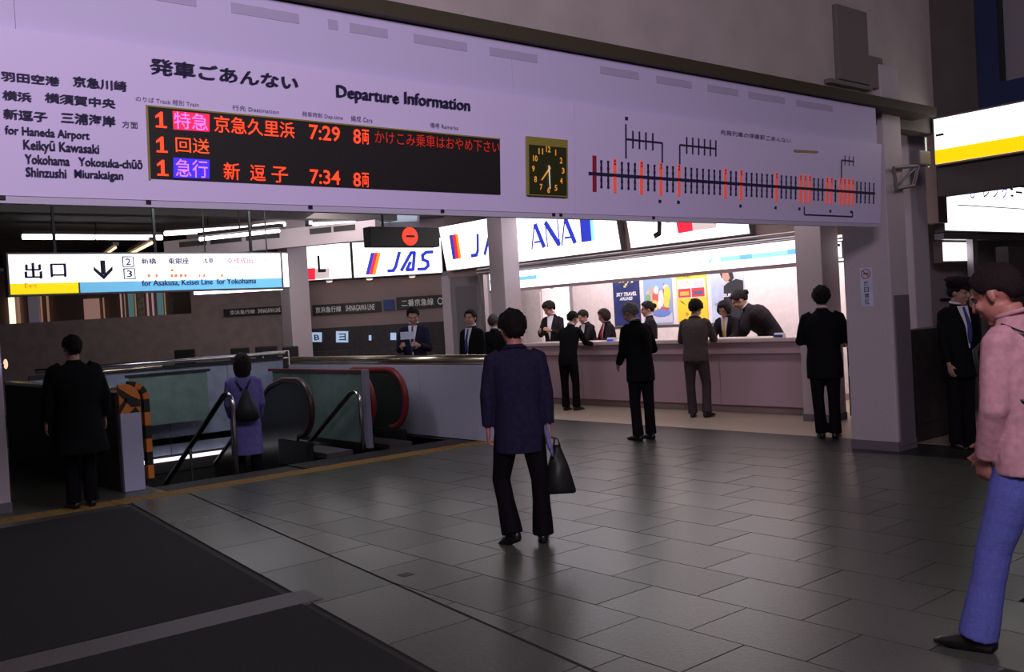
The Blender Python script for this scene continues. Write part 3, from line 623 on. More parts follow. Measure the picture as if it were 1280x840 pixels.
for args in ((.22, .60, .14, .12, (.8, .5, .3)), (.28, .70, .10, .10, (.45, .4, .42)), (.16, .55, .10, .08, (.2, .42, .25)), (.46, .70, .09, .09, (.8, .7, .6)), (.42, .56, .12, .12, (.65, .12, .12)), (.38, .38, .14, .12, (.85, .62, .15)), (.62, .52, .10, .18, (.75, .75, .82)), (.56, .60, .07, .12, (.12, .2, .6)),
             (.84, .60, .12, .18, (.85, .65, .1)), (.80, .44, .10, .16, (.85, .7, .12)), (.73, .55, .04, .30, (.65, .06, .08)), (.30, .25, .2, .08, (.75, .5, .3)), (.60, .22, .34, .08, (.16, .25, .6)), (.70, .30, .2, .04, (.6, .1, .12)), (.80, .75, .10, .05, (.85, .8, .7)), (.55, .40, .06, .10, (.85, .85, .9))):
    blob(*args[:4], args[4], .015 + random.random() * .004)
o, a0, a1, b0, b1 = poster('poster', 'yellow poster with white panel and red boxes, third from the left', (845, 342), (886, 401.5), flat((.85, .62, .04)))
W_, H_ = a1 - a0, b1 - b0
PW.rect('white_panel', ux(.04), ux(.96), uz(.49), uz(.87), PAPER, o, .014, .001)
PW.text('lettering', 'おトクなご案内', INK, o, (ux(.05), uz(.985)), (ux(.50), uz(.90)), pix=False, bold=.01, d=.015)
PW.text('lettering', 'バーゲン', flat((.85, .3, .06)), o, (ux(.12), uz(.83)), (ux(.52), uz(.76)), pix=False, bold=.02, d=.016); PW.text('lettering', 'ANAエアツアー', INKS, o, (ux(.25), uz(.745)), (ux(.5), uz(.71)), pix=False, d=.016)
PW.rect('grey_box', ux(.57), ux(.90), uz(.70), uz(.83), flat((.62, .58, .70)), o, .015, .001)
for s_ in (.06, .51):
    PW.rect('red_box', ux(s_), ux(s_ + .42), uz(.50), uz(.68), flat((.65, .05, .05)), o, .0155, .001); PW.rect('box_picture', ux(s_ + .06), ux(s_ + .36), uz(.54), uz(.62), flat((.85, .45, .1)) if s_ < .3 else flat((.12, .1, .25)), o, .017, .001)
PW.quad('bird_mark', [(ux(.10), uz(.45)), (ux(.16), uz(.40)), (ux(.34), uz(.33)), (ux(.14), uz(.44))], INK, o, .014, .001, pix=False); blob(.32, .16, .05, .04, (.65, .25, .05))
o, a0, a1, b0, b1 = poster('poster', 'pale blue poster showing a figure in a black uniform, rightmost on the counter wall', (888, 339), (933, 404), mat('poster_sky', (.50, .56, .76), .6, noise_amt=.15, nscale=4))
W_, H_ = a1 - a0, b1 - b0
blk_ = flat((.02, .02, .025)); sk_ = flat((.5, .26, .2))
PW.quad('printed_figure', [(ux(s_), uz(t_)) for s_, t_ in ((.36, 0), (.98, 0), (.98, .78), (.78, .82), (.62, .78), (.52, .76), (.40, .70), (.38, .5))], blk_, o, .014, .001, pix=False)
PW.quad('printed_hair', [(ux(s_), uz(t_)) for s_, t_ in ((.28, .99), (.66, .99), (.72, .84), (.62, .76), (.52, .80), (.34, .86))], blk_, o, .014, .001, pix=False)
PW.quad('printed_face', [(ux(s_), uz(t_)) for s_, t_ in ((.38, .96), (.56, .94), (.60, .84), (.50, .77), (.42, .80), (.36, .88))], sk_, o, .016, .001, pix=False)
PW.text('lettering', 'SUPER', PAPER, o, (ux(.38), uz(.56)), (ux(.80), uz(.50)), pix=False, bold=.03, d=.017); PW.text('lettering', 'ANA', INKS, o, (ux(.10), uz(.40)), (ux(.28), uz(.35)), pix=False, d=.016)
tag(pbox(PW, 'poster_rail', PW.px(764, 406)[0], PW.px(934, 404)[0], PW.px(800, 409)[1], PW.px(800, 407)[1], 0, .02, STEELR, None), 'thin steel rail under the four posters on the counter wall', 'rail')
# lit doorway and cupboard at the left of the counter back wall
dw = empty('door_1', (13.5, 14.4, 0), kind='structure')
A0, Z1 = PW.px(680, 361); A1, _ = PW.px(714, 361)
PW.rect('door_frame', A0 - .06, A1 + .04, 0.0, Z1 + .06, mat('door_frame_grey', (.38, .33, .37), .5), dw, .03, .03)
am = PW.px(694, 380)[0]; an_ = PW.px(690, 380)[0]
PW.rect('lit_pane', A0, an_, 0.6, Z1, DOORL, dw, .036, .005); PW.rect('lit_pane', am, A1 - .04, 0.3, Z1, DOORL, dw, .036, .005)
cb = empty('tall_cupboard', (13.2, 15.3, 0), 'pale tall cupboard left of the bright doorway behind the counter', 'cupboard')
PQ = planeX(13.1)
q0, q1 = PQ.px(658, 380)[0], PQ.px(678, 380)[0]
pbox(PQ, 'carcass', q0 - .2, q1, 0.0, PQ.px(668, 362)[1], -.35, 0, CREAM, cb); pbox(PQ, 'door', q0 + .02, q1 - .04, .05, PQ.px(668, 366)[1], 0, .02, CREAM, cb)
# pier with a panel and a steel post, left of the light grey column
pr = empty('pier', (12.2, 15.0, 0), 'dark grey pier with a framed panel, under the partly hidden airline sign', 'pier')
PR = planeX(12.0)
r0, r1 = PR.px(556, 400)[0], PR.px(600, 400)[0]
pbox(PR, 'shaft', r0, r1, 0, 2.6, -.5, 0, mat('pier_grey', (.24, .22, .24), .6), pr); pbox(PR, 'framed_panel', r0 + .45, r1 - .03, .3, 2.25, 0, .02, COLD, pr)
pbox(PR, 'pale_edge', r0 - .0, r0 + .28, 0, 2.5, 0, .03, COLM, pr)  # paler strip down the left of the pier
p0 = PR.px(605, 400)[0]; tag(pbox(PR, 'steel_post', p0 - .05, p0 + .05, 0, 2.5, -.1, 0, STEELR, None), 'slim steel door post between the grey pier and the light grey column', 'post')

# ------------------------------------------------------------------ stairwell: parapet, panels, stairs, escalators, rails
pw = empty('stairwell_wall', (7.77, 12.2, 0), 'pale lilac metal stairwell wall with rounded steel coping, left of the walking man', 'wall')
YE, YF = 9.72, 15.1
for i in range(4):
    a = YE + .22 + i * 1.29; box('cladding_panel', 7.69, 7.85, a + .003, min(a + 1.287, YF), 0.0, .98, PANELW, pw, .004)
box('end_post', 7.685, 7.86, YE, YE + .22, 0.0, .98, mat('lilac_post', (.50, .49, .66), .35), pw, .01)
MB().tube([(7.77, YE + .02, 1.045), (7.77, YF, 1.045)], .07, 16).out('coping_tube', BRASS, pw, True)
MB().tube([(7.77, YE + .02, .995), (7.77, YF, .995)], .06, 12).out('lower_tube', STEEL, pw, True)
MB().ell(Vector((7.77, YE + .02, 1.03)), .085, .06, .085).out('end_cap', STEELR, pw, True)
# hazard striped end panel and its wall
hw = empty('barrier_wall', (3.42, 12.6, 0), 'barrier wall, its shaded side coloured dark, with pale end panel and orange black striped rounded corner', 'barrier')
ZT = ony(165, 480, 10.3).z
box('shaded_cladding', 3.28, 3.52, 10.36, 15.1, 0.0, ZT - .08, DKB, hw)  # cladding like the end panel, its unlit side painted dark
PE = planeY(10.30)
ex0, ex1 = PE.px(153, 560)[0], PE.px(179, 560)[0]
box('end_panel', ex0, ex1, 10.30, 10.36, 0.0, ZT - .30, mat('lilac_post', (.50, .49, .66), .35), hw, .006)
HZB = mat('hazard_black', (.02, .015, .012), .6)
def hazard(ps, m, d0=0.0): return MB().prism([PE.at(a, b_, d0) for a, b_ in ps], -PE.n * .055)
ew = ex1 - ex0
hazard([(ex0, ZT - .30), (ex1, ZT - .30), (ex1, ZT - .12), (ex1 - .03, ZT - .05), (ex0 + ew * .5, ZT), (ex0, ZT)], HAZO).out('striped_panel', HAZO, hw)
for k, P_ in enumerate(([(0, -.30), (.35, -.19), (.35, -.13), (0, -.22)], [(0, -.10), (.55, -.24), (1, -.24), (1, -.17), (.55, -.12), (.0, -.03)], [(.45, -.30), (.75, -.24), (.95, -.30)])):
    MB().prism([PE.at(ex0 + a * ew, ZT + b_, .004) for a, b_ in P_], -PE.n * .004).out('black_stripe', HZB, hw)
# rounded stripe band down the right edge
rad = .17; cx_, cz_ = ex1 - .05, ZT - rad
pth = [(ex1 - .10 + 0.0, ZT)] + [(ex1 - .10 + rad * math.sin(t * PI / 16), ZT - rad + rad * math.cos(t * PI / 16)) for t in range(1, 9)] + [(ex1 + rad - .10, z_) for z_ in [ZT - rad - .07 * k for k in range(1, int((ZT - rad) / .07))]]
k = 0
for (a, za), (c, zc) in zip(pth, pth[1:]):
    L_ = math.hypot(c - a, zc - za); nx, nz = -(zc - za) / L_, (c - a) / L_
    P_ = [(a - nx * .03, za - nz * .03), (c - nx * .03, zc - nz * .03), (c + nx * .03, zc + nz * .03), (a + nx * .03, za + nz * .03)]
    MB().prism([(x_, 10.305, z_) for x_, z_ in P_], (0, .10, 0)).out('edge_stripe', HAZO if (k // 2) % 2 else HZB, hw); k += 1
box('cap_rail', ex0 - .16, ex0 + .03, 10.36, 15.0, ZT - .05, ZT - .02, BRASS, hw)
# far parapet across the stairwell
fp = empty('parapet', (5.6, 15.25, 0), 'blue grey panelled parapet with steel top rail beyond the woman on the stairs', 'parapet')
for i in range(4):
    a = 3.62 + i * 1.0; box('parapet_panel', a + .004, a + .996, 15.2, 15.26, -.28, 1.12, PANELB, fp, .004)
MB().tube([(3.7, 15.12, 1.19), (7.62, 15.12, 1.19)], .035, 10).out('top_rail', STEEL, fp, True)
box('under_rail', 3.62, 7.62, 15.16, 15.22, 1.08, 1.13, BLACK, fp)
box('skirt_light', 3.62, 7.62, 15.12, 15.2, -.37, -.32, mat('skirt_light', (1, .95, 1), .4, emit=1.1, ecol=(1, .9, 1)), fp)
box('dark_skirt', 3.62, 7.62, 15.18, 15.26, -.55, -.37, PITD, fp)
MB().tube([(3.6, 13.4, 1.16), (4.9, 13.4, 1.18)], .02, 8).out('side_rail', BRASS, fp, True)
rl = empty('guard_rail', (6.2, 14.6, 0), 'thin rectangular steel guard rail beyond the parapet, right of the woman', 'rail')
PG = planeY(15.6)
g0, g1 = PG.px(328, 441), PG.px(360, 440)
MB().tube([PG.at(g0[0], g0[1]), PG.at(g1[0], g0[1]), PG.at(g1[0], 0.0)], .02, 8).out('rail', STEEL, rl); MB().tube([PG.at(g0[0], 0.0), PG.at(g0[0], g0[1])], .02, 8).out('post', STEEL, rl)
MB().tube([PG.at(g0[0], g0[1] - .12), PG.at(g1[0], g0[1] - .12)], .015, 8).out('rail', STEEL, rl)
# stairs
st = empty('staircase', (4.4, 12.0, -3.4), 'dark stone staircase descending beside the striped barrier', 'stairs')
for i in range(16):
    box('step', 3.66, 5.2, 10.42 + i * .29, 10.42 + (i + 1) * .29 + .02, -3.4, -.17 * (i + 1), mat('step_stone', (.05, .045, .045), .6), st)
    box('nosing', 3.64, 5.18, 10.415 + i * .29, 10.45 + i * .29, -.17 * (i + 1) - .001 + .0, -.17 * (i + 1) + .004, BLACK, st) if i < 6 else None
SL = math.tan(math.radians(31))
def handrail(label, x, y, top, ln, group=None):
    t = empty('handrail', (x, y, 0), label, 'handrail', group)
    pts = [Vector((x, y, 0)), Vector((x, y, top - .13))] + [Vector((x, y + .13 - .13 * math.cos(a), top - .13 + .13 * math.sin(a))) for a in (PI / 8, PI / 4, PI * 3 / 8, PI / 2)]
    MB().tube(pts, .024, 12).out('post', STEEL, t, True)
    pts2 = [Vector((x, y + .13, top)), Vector((x, y + .22, top - .02)), Vector((x, y + .22 + ln, top - .02 - ln * SL))]
    MB().tube(pts2, .032, 12).out('rail', mat('rail_dark_wood', (.035, .022, .016), .35), t, True)
    for k in (1.1, 2.2):
        if k < ln: MB().tube([(x, y + .22 + k, top - .02 - k * SL), (x, y + .22 + k, top - .02 - k * SL - .85)], .018, 8).out('baluster', STEEL, t)
    return t
handrail('curved steel stair handrail beside the woman in the violet coat', 4.56, 10.38, .90, 3.6)
handrail('curved steel handrail in front of the green glass panel', 6.40, 10.70, .74, 3.0)
# escalators: dark balustrades with moving handrails
def newel_path(x, ye, r, top, down, flat=1.3):
    cz = top - r; P_ = [Vector((x, ye + r + 0.0, cz - r))]
    P_ = []
    for k in range(0, 13):
        a = -PI / 2 + PI * k / 12
        P_.append(Vector((x, ye + r - r * math.cos(a), cz + r * math.sin(a))))
    P_.append(Vector((x, ye + flat, top))); P_.append(Vector((x, ye + flat + .4, top - .10))); P_.append(Vector((x, ye + flat + .4 + down, top - .10 - down * SL)))
    return P_
def escalator(label, xs, ye, r, top, rail, group, flat=1.3):
    t = empty('escalator', (sum(xs) / 2, ye, 0), label, 'escalator', group)
    for x in xs:
        P_ = newel_path(x, ye, r, top, 2.0, flat)
        bl = [Vector((x - .02, v.y + (.03 if v.y < ye + r else 0), v.z - (.03 if v.z > top - r else -.03))) for v in P_]
        poly = bl + [Vector((x - .02, ye + flat + 2.4, -1.5)), Vector((x - .02, ye + flat + .3, -.5)), Vector((x - .02, ye + flat, -.2)), Vector((x - .02, ye + r + .2, -.2))]
        MB().prism(poly, (.04, 0, 0)).out('balustrade', mat('smoked_glass', (.028, .030, .028), .18), t)
        MB().tube(P_, .042, 10).out('moving_handrail', rail, t, True)
        MB().tube([v - Vector((0, 0, 0)) + Vector((0, .05 if v.y < ye + r else 0, -.05 if v.z > top - r else .05)) for v in P_[:14]], .018, 8).out('handrail_guide', STEEL, t, True)
        box('skirt', x - .05, x + .05, ye + .1, ye + .9, -.2, .13, BLACK, t, .01)
    xa, xb = (xs[0] + .08, xs[1] - .08) if len(xs) > 1 else (xs[0] + .07, xs[0] + .44)
    box('comb_plate', xa, xb, ye - .2, ye + .7, -.06, -.0, STEELR, t)
    for i in range(9):
        box('step', xa, xb, ye + .7 + i * .38, ye + 1.08 + i * .38, -.35 - .22 * max(0, i - 1), -.02 - .22 * max(0, i - 1), mat('escalator_step', (.04, .04, .042), .5, .5), t)
    return t
escalator('dark escalator with black handrails right of the woman in the violet coat', (5.90,), 11.05, .36, .92, mat('handrail_dark', (.05, .02, .02), .35), 'escalators down to the platforms', .72)
escalator('escalator with dark red handrails beside the pale lilac wall', (6.78, 7.30), 11.0, .40, .95, REDR, 'escalators down to the platforms')
# bright caps at the newels
# green glass screen between the escalators
gs = empty('glass_screen', (6.55, 11.8, 0), 'green tinted glass screen in a steel frame between the two escalators', 'screen')
GZ = onx(459, 462, 6.55).z
box('glass', 6.54, 6.56, 10.80, 13.4, .06, GZ - .03, GREENG, gs)
box('frame_post', 6.515, 6.585, 10.74, 10.82, 0, GZ, mat('frame_lilac', (.26, .24, .32), .4), gs, .006); box('top_rail', 6.52, 6.58, 10.8, 13.5, GZ - .04, GZ, mat('frame_red', (.14, .03, .035), .4), gs); box('bottom_rail', 6.52, 6.58, 10.8, 13.4, .0, .06, BLACK, gs)
g2 = empty('glass_screen', (5.0, 14.2, 0), 'green tinted glass screen behind the woman, in front of the parapet', 'screen')
box('glass', 4.9, 6.1, 14.78, 14.80, .25, 1.0, GREENG, g2); box('top_rail', 4.85, 6.15, 14.76, 14.82, 1.0, 1.04, BLACK, g2)

def V0(z): return Vector((0, 0, z))
# ------------------------------------------------------------------ exit sign
PX = planeY(12.0)
def C6(x, y): return (x / 4.0, 240 + y / 4.0)
ea0, eb1 = PX.px(10, 318); ea1 = PX.px(350, 318)[0]; eb0 = PX.px(12, 367)[1]; eb0 = (eb0 + PX.px(355, 360)[1]) / 2
xs_ = empty('exit_sign', (4.4, 12.05, eb0), 'long lit white exit sign with yellow and sky blue lower band and down arrow', 'sign')
pbox(PX, 'housing', ea0 - .02, ea1 + .12, eb0 - .02, eb1 + .02, -.16, -.004, mat('sign_housing', (.16, .14, .14), .5), xs_)
bs = eb0 + (eb1 - eb0) * .27
pbox(PX, 'lit_face', ea0, ea1, bs, eb1, -.004, 0, SIGNE, xs_)
ym = PX.px(98, 358)[0]
pbox(PX, 'yellow_band', ea0, ym, eb0, bs, -.004, 0, SIGNY2, xs_); pbox(PX, 'sky_band', ym + .02, ea1, eb0, bs, -.004, 0, SIGNSKY, xs_)
pbox(PX, 'end_light', ea1 + .03, ea1 + .11, eb0, eb1, -.004, 0, SIGNE, xs_)
TX = PX.text
TX('lettering', '出', TXP, xs_, C6(118, 356), C6(207, 434), dup=.012); TX('lettering', '口', TXP, xs_, C6(248, 360), C6(328, 426), dup=.012)
TX('lettering', 'Exit', TXY, xs_, C6(122, 456), C6(186, 480))
p_, q_ = PX.px(*C6(512, 342)), PX.px(*C6(512, 438)); hw_ = .09
PX.quad('arrow', [(p_[0] - .028, p_[1]), (p_[0] + .028, p_[1]), (p_[0] + .028, q_[1] + .06), (p_[0] - .028, q_[1] + .06)], INK, xs_, .008, .003, pix=False)
for s_ in (-1, 1): PX.quad('arrow', [(p_[0], q_[1]), (p_[0] + s_ * .11, q_[1] + .11), (p_[0] + s_ * .11, q_[1] + .16), (p_[0], q_[1] + .055)], INK, xs_, .009, .003, pix=False)
for ch, (l_, r_) in (('2', ((612, 324), (668, 374))), ('3', ((618, 384), (676, 434)))):
    TX('lettering', ch, TXP, xs_, C6(l_[0] + 14, l_[1] + 8), C6(r_[0] - 14, r_[1] - 8), bold=.02)
    a_, b_ = PX.px(*C6(*l_)); c_, d_ = PX.px(*C6(*r_)); MB().tube([PX.at(a_, b_, .006), PX.at(c_, b_, .006), PX.at(c_, d_, .006), PX.at(a_, d_, .006), PX.at(a_, b_, .006)], .008, 6).out('number_frame', TXP, xs_)
def cj(s_, m, x0, y0, x1, y1): TX('lettering', s_, m, xs_, (140 + x0 / 5.565, 310 + y0 / 5.565), (140 + x1 / 5.565, 310 + y1 / 5.565), dup=.007)
cj('新橋', TXP, 200, 72, 305, 112); cj('東銀座', TXP, 385, 70, 535, 112); cj('浅草', TXP, 625, 72, 705, 108); cj('京成成田', mat('sign_pink_text', (.6, .25, .35), .5, emit=.3), 795, 70, 975, 108); cj('へ', TXP, 1060, 80, 1080, 104)
for (x0, x1) in ((245, 262), (300, 315), (405, 422), (432, 452), (468, 486), (500, 516), (602, 612), (632, 645), (755, 768)): cj('■', TXO, x0, 184, x1, 202)
cj('■', TXO, 408, 148, 424, 164)
cj('for Asakusa, Keisei Line  for Yokohama', mat('sign_navy_text', (.04, .07, .22), .5, emit=.1), 205, 225, 1000, 252)
for a in (ea0 + .5, (ea0 + ea1) / 2, ea1 - .4): box('hanger_rod', a, a + .03, 12.05, 12.08, eb1, 3.9, BLACK, xs_)

# ------------------------------------------------------------------ fluorescent tubes under the concourse ceiling
def tube_light(label, pa, pb, z, m=TUBE, r=.035, n=1):
    a, b_ = onz(*pa, z), onz(*pb, z); c0 = (a + b_) / 2
    t = empty('fluorescent_light', (c0.x, c0.y, z), label, 'light', 'bare tube lights under the dark ceiling')
    for k in range(n):
        p0 = a.lerp(b_, k / n); p1 = a.lerp(b_, (k + .97) / n); MB().tube([p0, p1], r, 10).out('tube', m, t, True)
    d = (b_ - a).normalized(); s_ = Vector((-d.y, d.x, 0)) * .06
    MB().prism([a - s_, b_ - s_, b_ + s_, a + s_], (0, 0, .06)).out('batten', mat('batten', (.12, .1, .1), .6), t).location.z += .05
    MB().tube([c0 + Vector((0, 0, .1)), Vector((c0.x, c0.y, 3.9))], .012, 6).out('hanger', BLACK, t); return t
tube_light('long bare fluorescent tubes over the left end of the exit sign', (28, 296), (205, 297), 3.62, n=2, r=.05)
tube_light('fluorescent tubes continuing to the right above the exit sign', (206, 292), (315, 285), 3.62, n=2, r=.045)
tube_light('short fluorescent tube beside the far column, above the exit sign', (317, 284), (357, 280), 3.62, r=.045)
tube_light('lower fluorescent tube behind the right part of the exit sign', (250, 299), (352, 288), 3.2, r=.03)
tube_light('small warm tube seen end on above the number 2 of the exit sign', (162, 318), (191, 303), 3.5, TUBEY, .03)
tube_light('smaller warm tube above the exit sign arrow', (130, 320), (145, 309), 3.5, TUBEY, .025)
tube_light('fluorescent tube right of the far column, under the board', (391, 281), (446, 279), 3.62, r=.04)
# lit ceiling panes right of the far column
PZ = 3.86
cp_ = empty('ceiling_light_panel', tuple(onz(450, 272, PZ)), 'row of pale blue lit ceiling panes under the departure board', 'light')
for (xa, xb, m_) in ((386, 434, PANE), (437, 486, PANE2), (489, 522, PANE2)):
    P_ = [onz(xa, 281, PZ), onz(xb, 281.5, PZ), onz(xb, 258, PZ), onz(xa, 257, PZ)]; MB().prism(P_, (0, 0, .03)).out('pane', m_, cp_)
for xa in (435.5, 487.5, 523): MB().tube([onz(xa, 282, PZ - .02), onz(xa, 257, PZ - .02)], .03, 6).out('divider', SOFF, cp_)

# ------------------------------------------------------------------ far frontage (faces the hall)
def pf(name, xa, ya0, ya1, xb, yb0, yb1, m, parent, d0=-.1, d1=0.0):
    a0, b1 = PF.px(xa, ya0); _, b0 = PF.px(xa, ya1); a1 = PF.px(xb, yb0)[0]
    t1 = (b1 + PF.px(xb, yb0)[1]) / 2; t0 = (b0 + PF.px(xb, yb1)[1]) / 2
    return pbox(PF, name, a0, a1, t0, t1, d0, d1, m, parent)
fz = lambda x, y: PF.px(x, y)
bw = pf('wall_frontage', 12, 399, 460, 388, 395, 440, WALLB, None, -.3, 0); bw['kind'] = 'structure'
A0, A1 = fz(12, 400)[0], fz(388, 400)[0]; A2 = fz(556, 400)[0]; AE = fz(240, 400)[0]
bpy.data.objects.remove(bw)
tag(pbox(PF, 'wall_frontage_left', A0 - 6, AE, 0, 2.07, -.3, 0, WALLB, None), kind='structure')
tag(pbox(PF, 'wall_frontage_middle', AE, A1, 0, 2.62, -.3, 0, WALLB, None), kind='structure')
tag(pbox(PF, 'wall_frontage_right', A1, A2 + .3, 0, 2.62, -.3, 0, BANDM, None), kind='structure')
tag(pbox(PF, 'wall_frontage_top', AE, A2 + .3, 3.5, 3.9, -.3, 0, SOFF, None), kind='structure')
tag(pbox(PF, 'wall_frontage_back', A0 - 8, A2 + 2, 0, 3.9, -9.0, -8.9, SHOPW, None), kind='structure')
sf = empty('soffit_fascia', tuple(PF.at(fz(350, 300)[0], 3.3, .6)), 'sloping pale grey fascia with dark slots above the airline signs', 'fascia')
pa_, pb_ = (205, 331), (470, 309)
def sfp(x, y, dep): return CAMP + wray(x, y) * (dep / F_PX)
P_ = [sfp(205, 322, 19.5), sfp(556, 286, 19.5), sfp(556, 262, 19.5), sfp(205, 297, 19.5)]
zb, zt = sum(v.z for v in P_[:2]) / 2, sum(v.z for v in P_[2:]) / 2
q0, q1 = sfp(205, 310, 20.5), sfp(470, 297, 18.6)
PS2 = Plane((q0.x, q0.y, 0), (q1.x - q0.x, q1.y - q0.y, 0), (0, 0, 1))
L2 = (Vector((q1.x, q1.y, 0)) - Vector((q0.x, q0.y, 0))).length
zt = PS2.px(300, 292)[1]; zb = PS2.px(300, 315)[1]
pbox(PS2, 'fascia', 0, L2, zb, zt, -.2, 0, SOFF, sf)
for xa, xb in ((224, 258), (263, 302), (308, 350), (388, 415), (418, 445)):
    a0 = PS2.px(xa, 300)[0]; a1 = PS2.px(xb, 300)[0]; PS2.rect('slot', a0, a1, zt - .16, zt - .05, BLACK, sf, .01, .02)
# lit signs on the frontage
def fsign(label, xa, xb, P=PF, z0=2.66, z1=3.44): 
    return lightsign('airline_sign', label, Plane(P.o + P.n * .16, P.u, P.v), Plane(P.o + P.n * .16, P.u, P.v).px(xa, 340)[0], Plane(P.o + P.n * .16, P.u, P.v).px(xb, 340)[0], z0, z1)
PF2 = Plane(PF.o + PF.n * .16, PF.u, PF.v)
l_s = fsign('lit white sign with a black letter L and red square, right of the far column', 357, 439)
PF2.text('lettering', 'L', LBLK, l_s, (396.5, 319.5), (407.5, 340), bold=.02, d=.014)
PF2.quad('logo_square', [(384, 350), (394, 349.5), (394, 335), (384, 335.5)], LRED, l_s, .008); PF2.quad('logo_square', [(394, 349), (412, 347.5), (412, 335), (394, 336)], LGRY, l_s, .008)
j2 = fsign('lit white JAS airline sign with a tricolour slash, right of the letter L sign', 442.5, 553)
for m_, xa, xb in ((LBLUE, 457, 461.5), (LRED, 461.5, 465.5), (LORG, 465.5, 469.5)):
    a0, b0_ = PF2.px(xa, 343.5); a1 = PF2.px(xb, 343)[0]; b1_ = PF2.px(xa + 8, 316)[1]; PF2.quad('logo_stripe', [(a0, b0_), (a1, b0_), (a1 + .15, b1_), (a0 + .15, b1_)], m_, j2, .008, .003, pix=False)
logo_jas(PF2, j2, PF2.px(485, 340)[0], PF2.px(537, 336)[0], PF2.px(510, 339)[1], PF2.px(510, 315)[1], .22)
for i, xx in enumerate((414, 464, 517)):
    a, _ = PF.px(xx, 358); c0 = PF.at(a, 2.60, .20); t = empty('downlight', tuple(c0), 'small round downlight under the ' + ('letter L sign', 'left end of the tricolour sign', 'right end of the tricolour sign')[i], 'light')
    MB().ell(c0, .07, .07, .02).out('bright_spot', mat('downlight', (1, .8, .7), .5, emit=2.0, ecol=(1, .8, .65)), t)
    MB().tube([c0, c0 + Vector((0, 0, .05))], .08, 10).out('housing', SOFF, t)
# dark station strips below the signs
def strip(label, xa, xb, ya, yb, parts, m=DKB):
    PT = Plane(PF.o + PF.n * .05, PF.u, PF.v); a0 = PT.px(xa, ya)[0]; a1 = PT.px(xb, ya)[0]; b1_ = PT.px((xa + xb) / 2, ya)[1]; b0_ = PT.px((xa + xb) / 2, yb)[1]
    t = pbox(PT, 'direction_sign', a0, a1, b0_, b1_, -.05, 0, m, None); tag(t, label, 'sign')
    for s_, x0, x1, t_ in parts:
        PT.text('lettering', s_, t_, t, (PT.px(x0, 380)[0], b1_ - (b1_ - b0_) * .22), (PT.px(x1, 380)[0], b0_ + (b1_ - b0_) * .22), pix=False, d=.006, bold=.006)
LT = mat('strip_text', (.75, .70, .68), .5, emit=.12)
strip('dark strip sign with faint lettering left of the far column', 279, 352, 384.5, 394, [('京浜急行線', 287, 318, LT), ('SHINAGAWA LINE', 322, 350, LT)])
strip('dark strip sign with pale lettering right of the far column', 390, 476, 379, 392, [('京浜急行線', 394, 426, LT), ('SHINAGAWA LINE', 432, 468, LT)])
strip('small blue square sign between two dark strip signs', 479, 492, 374.5, 388, [], mat('strip_blue', (.03, .05, .22), .5))
strip('dark strip sign right of the small blue square sign', 495, 556, 370, 385.5, [('二番京急線', 502, 542, LT), ('○', 547, 554, LT)])
# dark ticket counter under the strip signs, with little lit number panels
tk = empty('ticket_desk', tuple(PF.at(fz(470, 400)[0], 0, .4)), 'long dark desk with small lit panels beyond the escalator wall', 'desk')
a0, a1 = fz(388, 420)[0], fz(556, 420)[0]
pbox(PF, 'body', a0, a1, 0, 1.05, .05, .8, DKB, tk); pbox(PF, 'back_board', a0, a1, 1.05, 1.56, .05, .25, DKB, tk)
PT = Plane(PF.o + PF.n * .30, PF.u, PF.v)
for (xa, xb, ya, yb, s_) in ((389, 402, 415.5, 427.5, 'B'), (420, 435, 414, 428, 'ヨ'), (461, 464, 419, 425.5, None), (488, 495, 416, 425, None)):
    pl = PT.quad('lit_number_panel', [(xa, yb), (xb, yb), (xb, ya), (xa, ya)], SCREENB if s_ is None else SCREENB, tk, .0, .03)
    if s_: PT.text('lettering', s_, INK, pl, (xa + 3.5, ya + 3), (xb - 2.5, yb - 2.5), d=.006, bold=.02)
# shopfront glimpses above the left frontage wall
sh = empty('shopfront', tuple(PF.at(fz(120, 380)[0], 0, -3.0)), 'warmly lit shopfront glimpsed under the exit sign', 'shopfront')
PSH = Plane(PF.o - PF.n * 3.0, PF.u, PF.v)
def sp(name, xa, xb, m, ya=360, yb=404, d=0.0): 
    a0, b1_ = PSH.px(xa, ya); a1, b0_ = PSH.px(xb, yb); return pbox(PSH, name, a0, a1, b0_ - .3, b1_, d - .05, d, m, sh)
sp('back_wall', -20, 240, SHOPW, 340, 404, -.1)
WPOST = mat('shop_post', (.7, .45, .3), .5, emit=.22, ecol=(.9, .5, .3)); PNK = mat('shop_pink', (.7, .45, .5), .5, emit=.3, ecol=(.9, .55, .6))
sp('lit_window', 10, 19, SHOPK, 372); sp('orange_post', 20, 25, WPOST, 366); sp('grey_window', 34, 50, mat('shop_grey_window', (.4, .35, .42), .4, emit=.12), 366)
sp('post', 49, 53, WPOST, 364); sp('post', 57, 61.5, WPOST, 364); sp('lit_niche', 104, 125, mat('shop_niche', (.6, .35, .28), .6, emit=.22, ecol=(.9, .5, .42)), 374)
sp('post', 128, 131, WPOST, 372); sp('post', 149, 153, PNK); sp('post', 154.5, 157, WPOST); sp('pane', 159, 168, SHOPG); sp('post', 168, 170, WPOST); sp('display', 171, 181, mat('shop_display', (.35, .28, .22), .6, noise_amt=.5, nscale=9, emit=.05), 366)
sp('post', 182, 186.5, PNK); sp('post', 188.5, 193, PNK); sp('pane', 195, 205, SHOPG); sp('post', 205, 207, WPOST); sp('display', 211, 218, mat('shop_display2', (.3, .25, .25), .6), 372)
sl = empty('strip_light', tuple(CAMP + wray(300, 363) * (14 / F_PX)), 'bright strip light just below the right part of the exit sign', 'light')
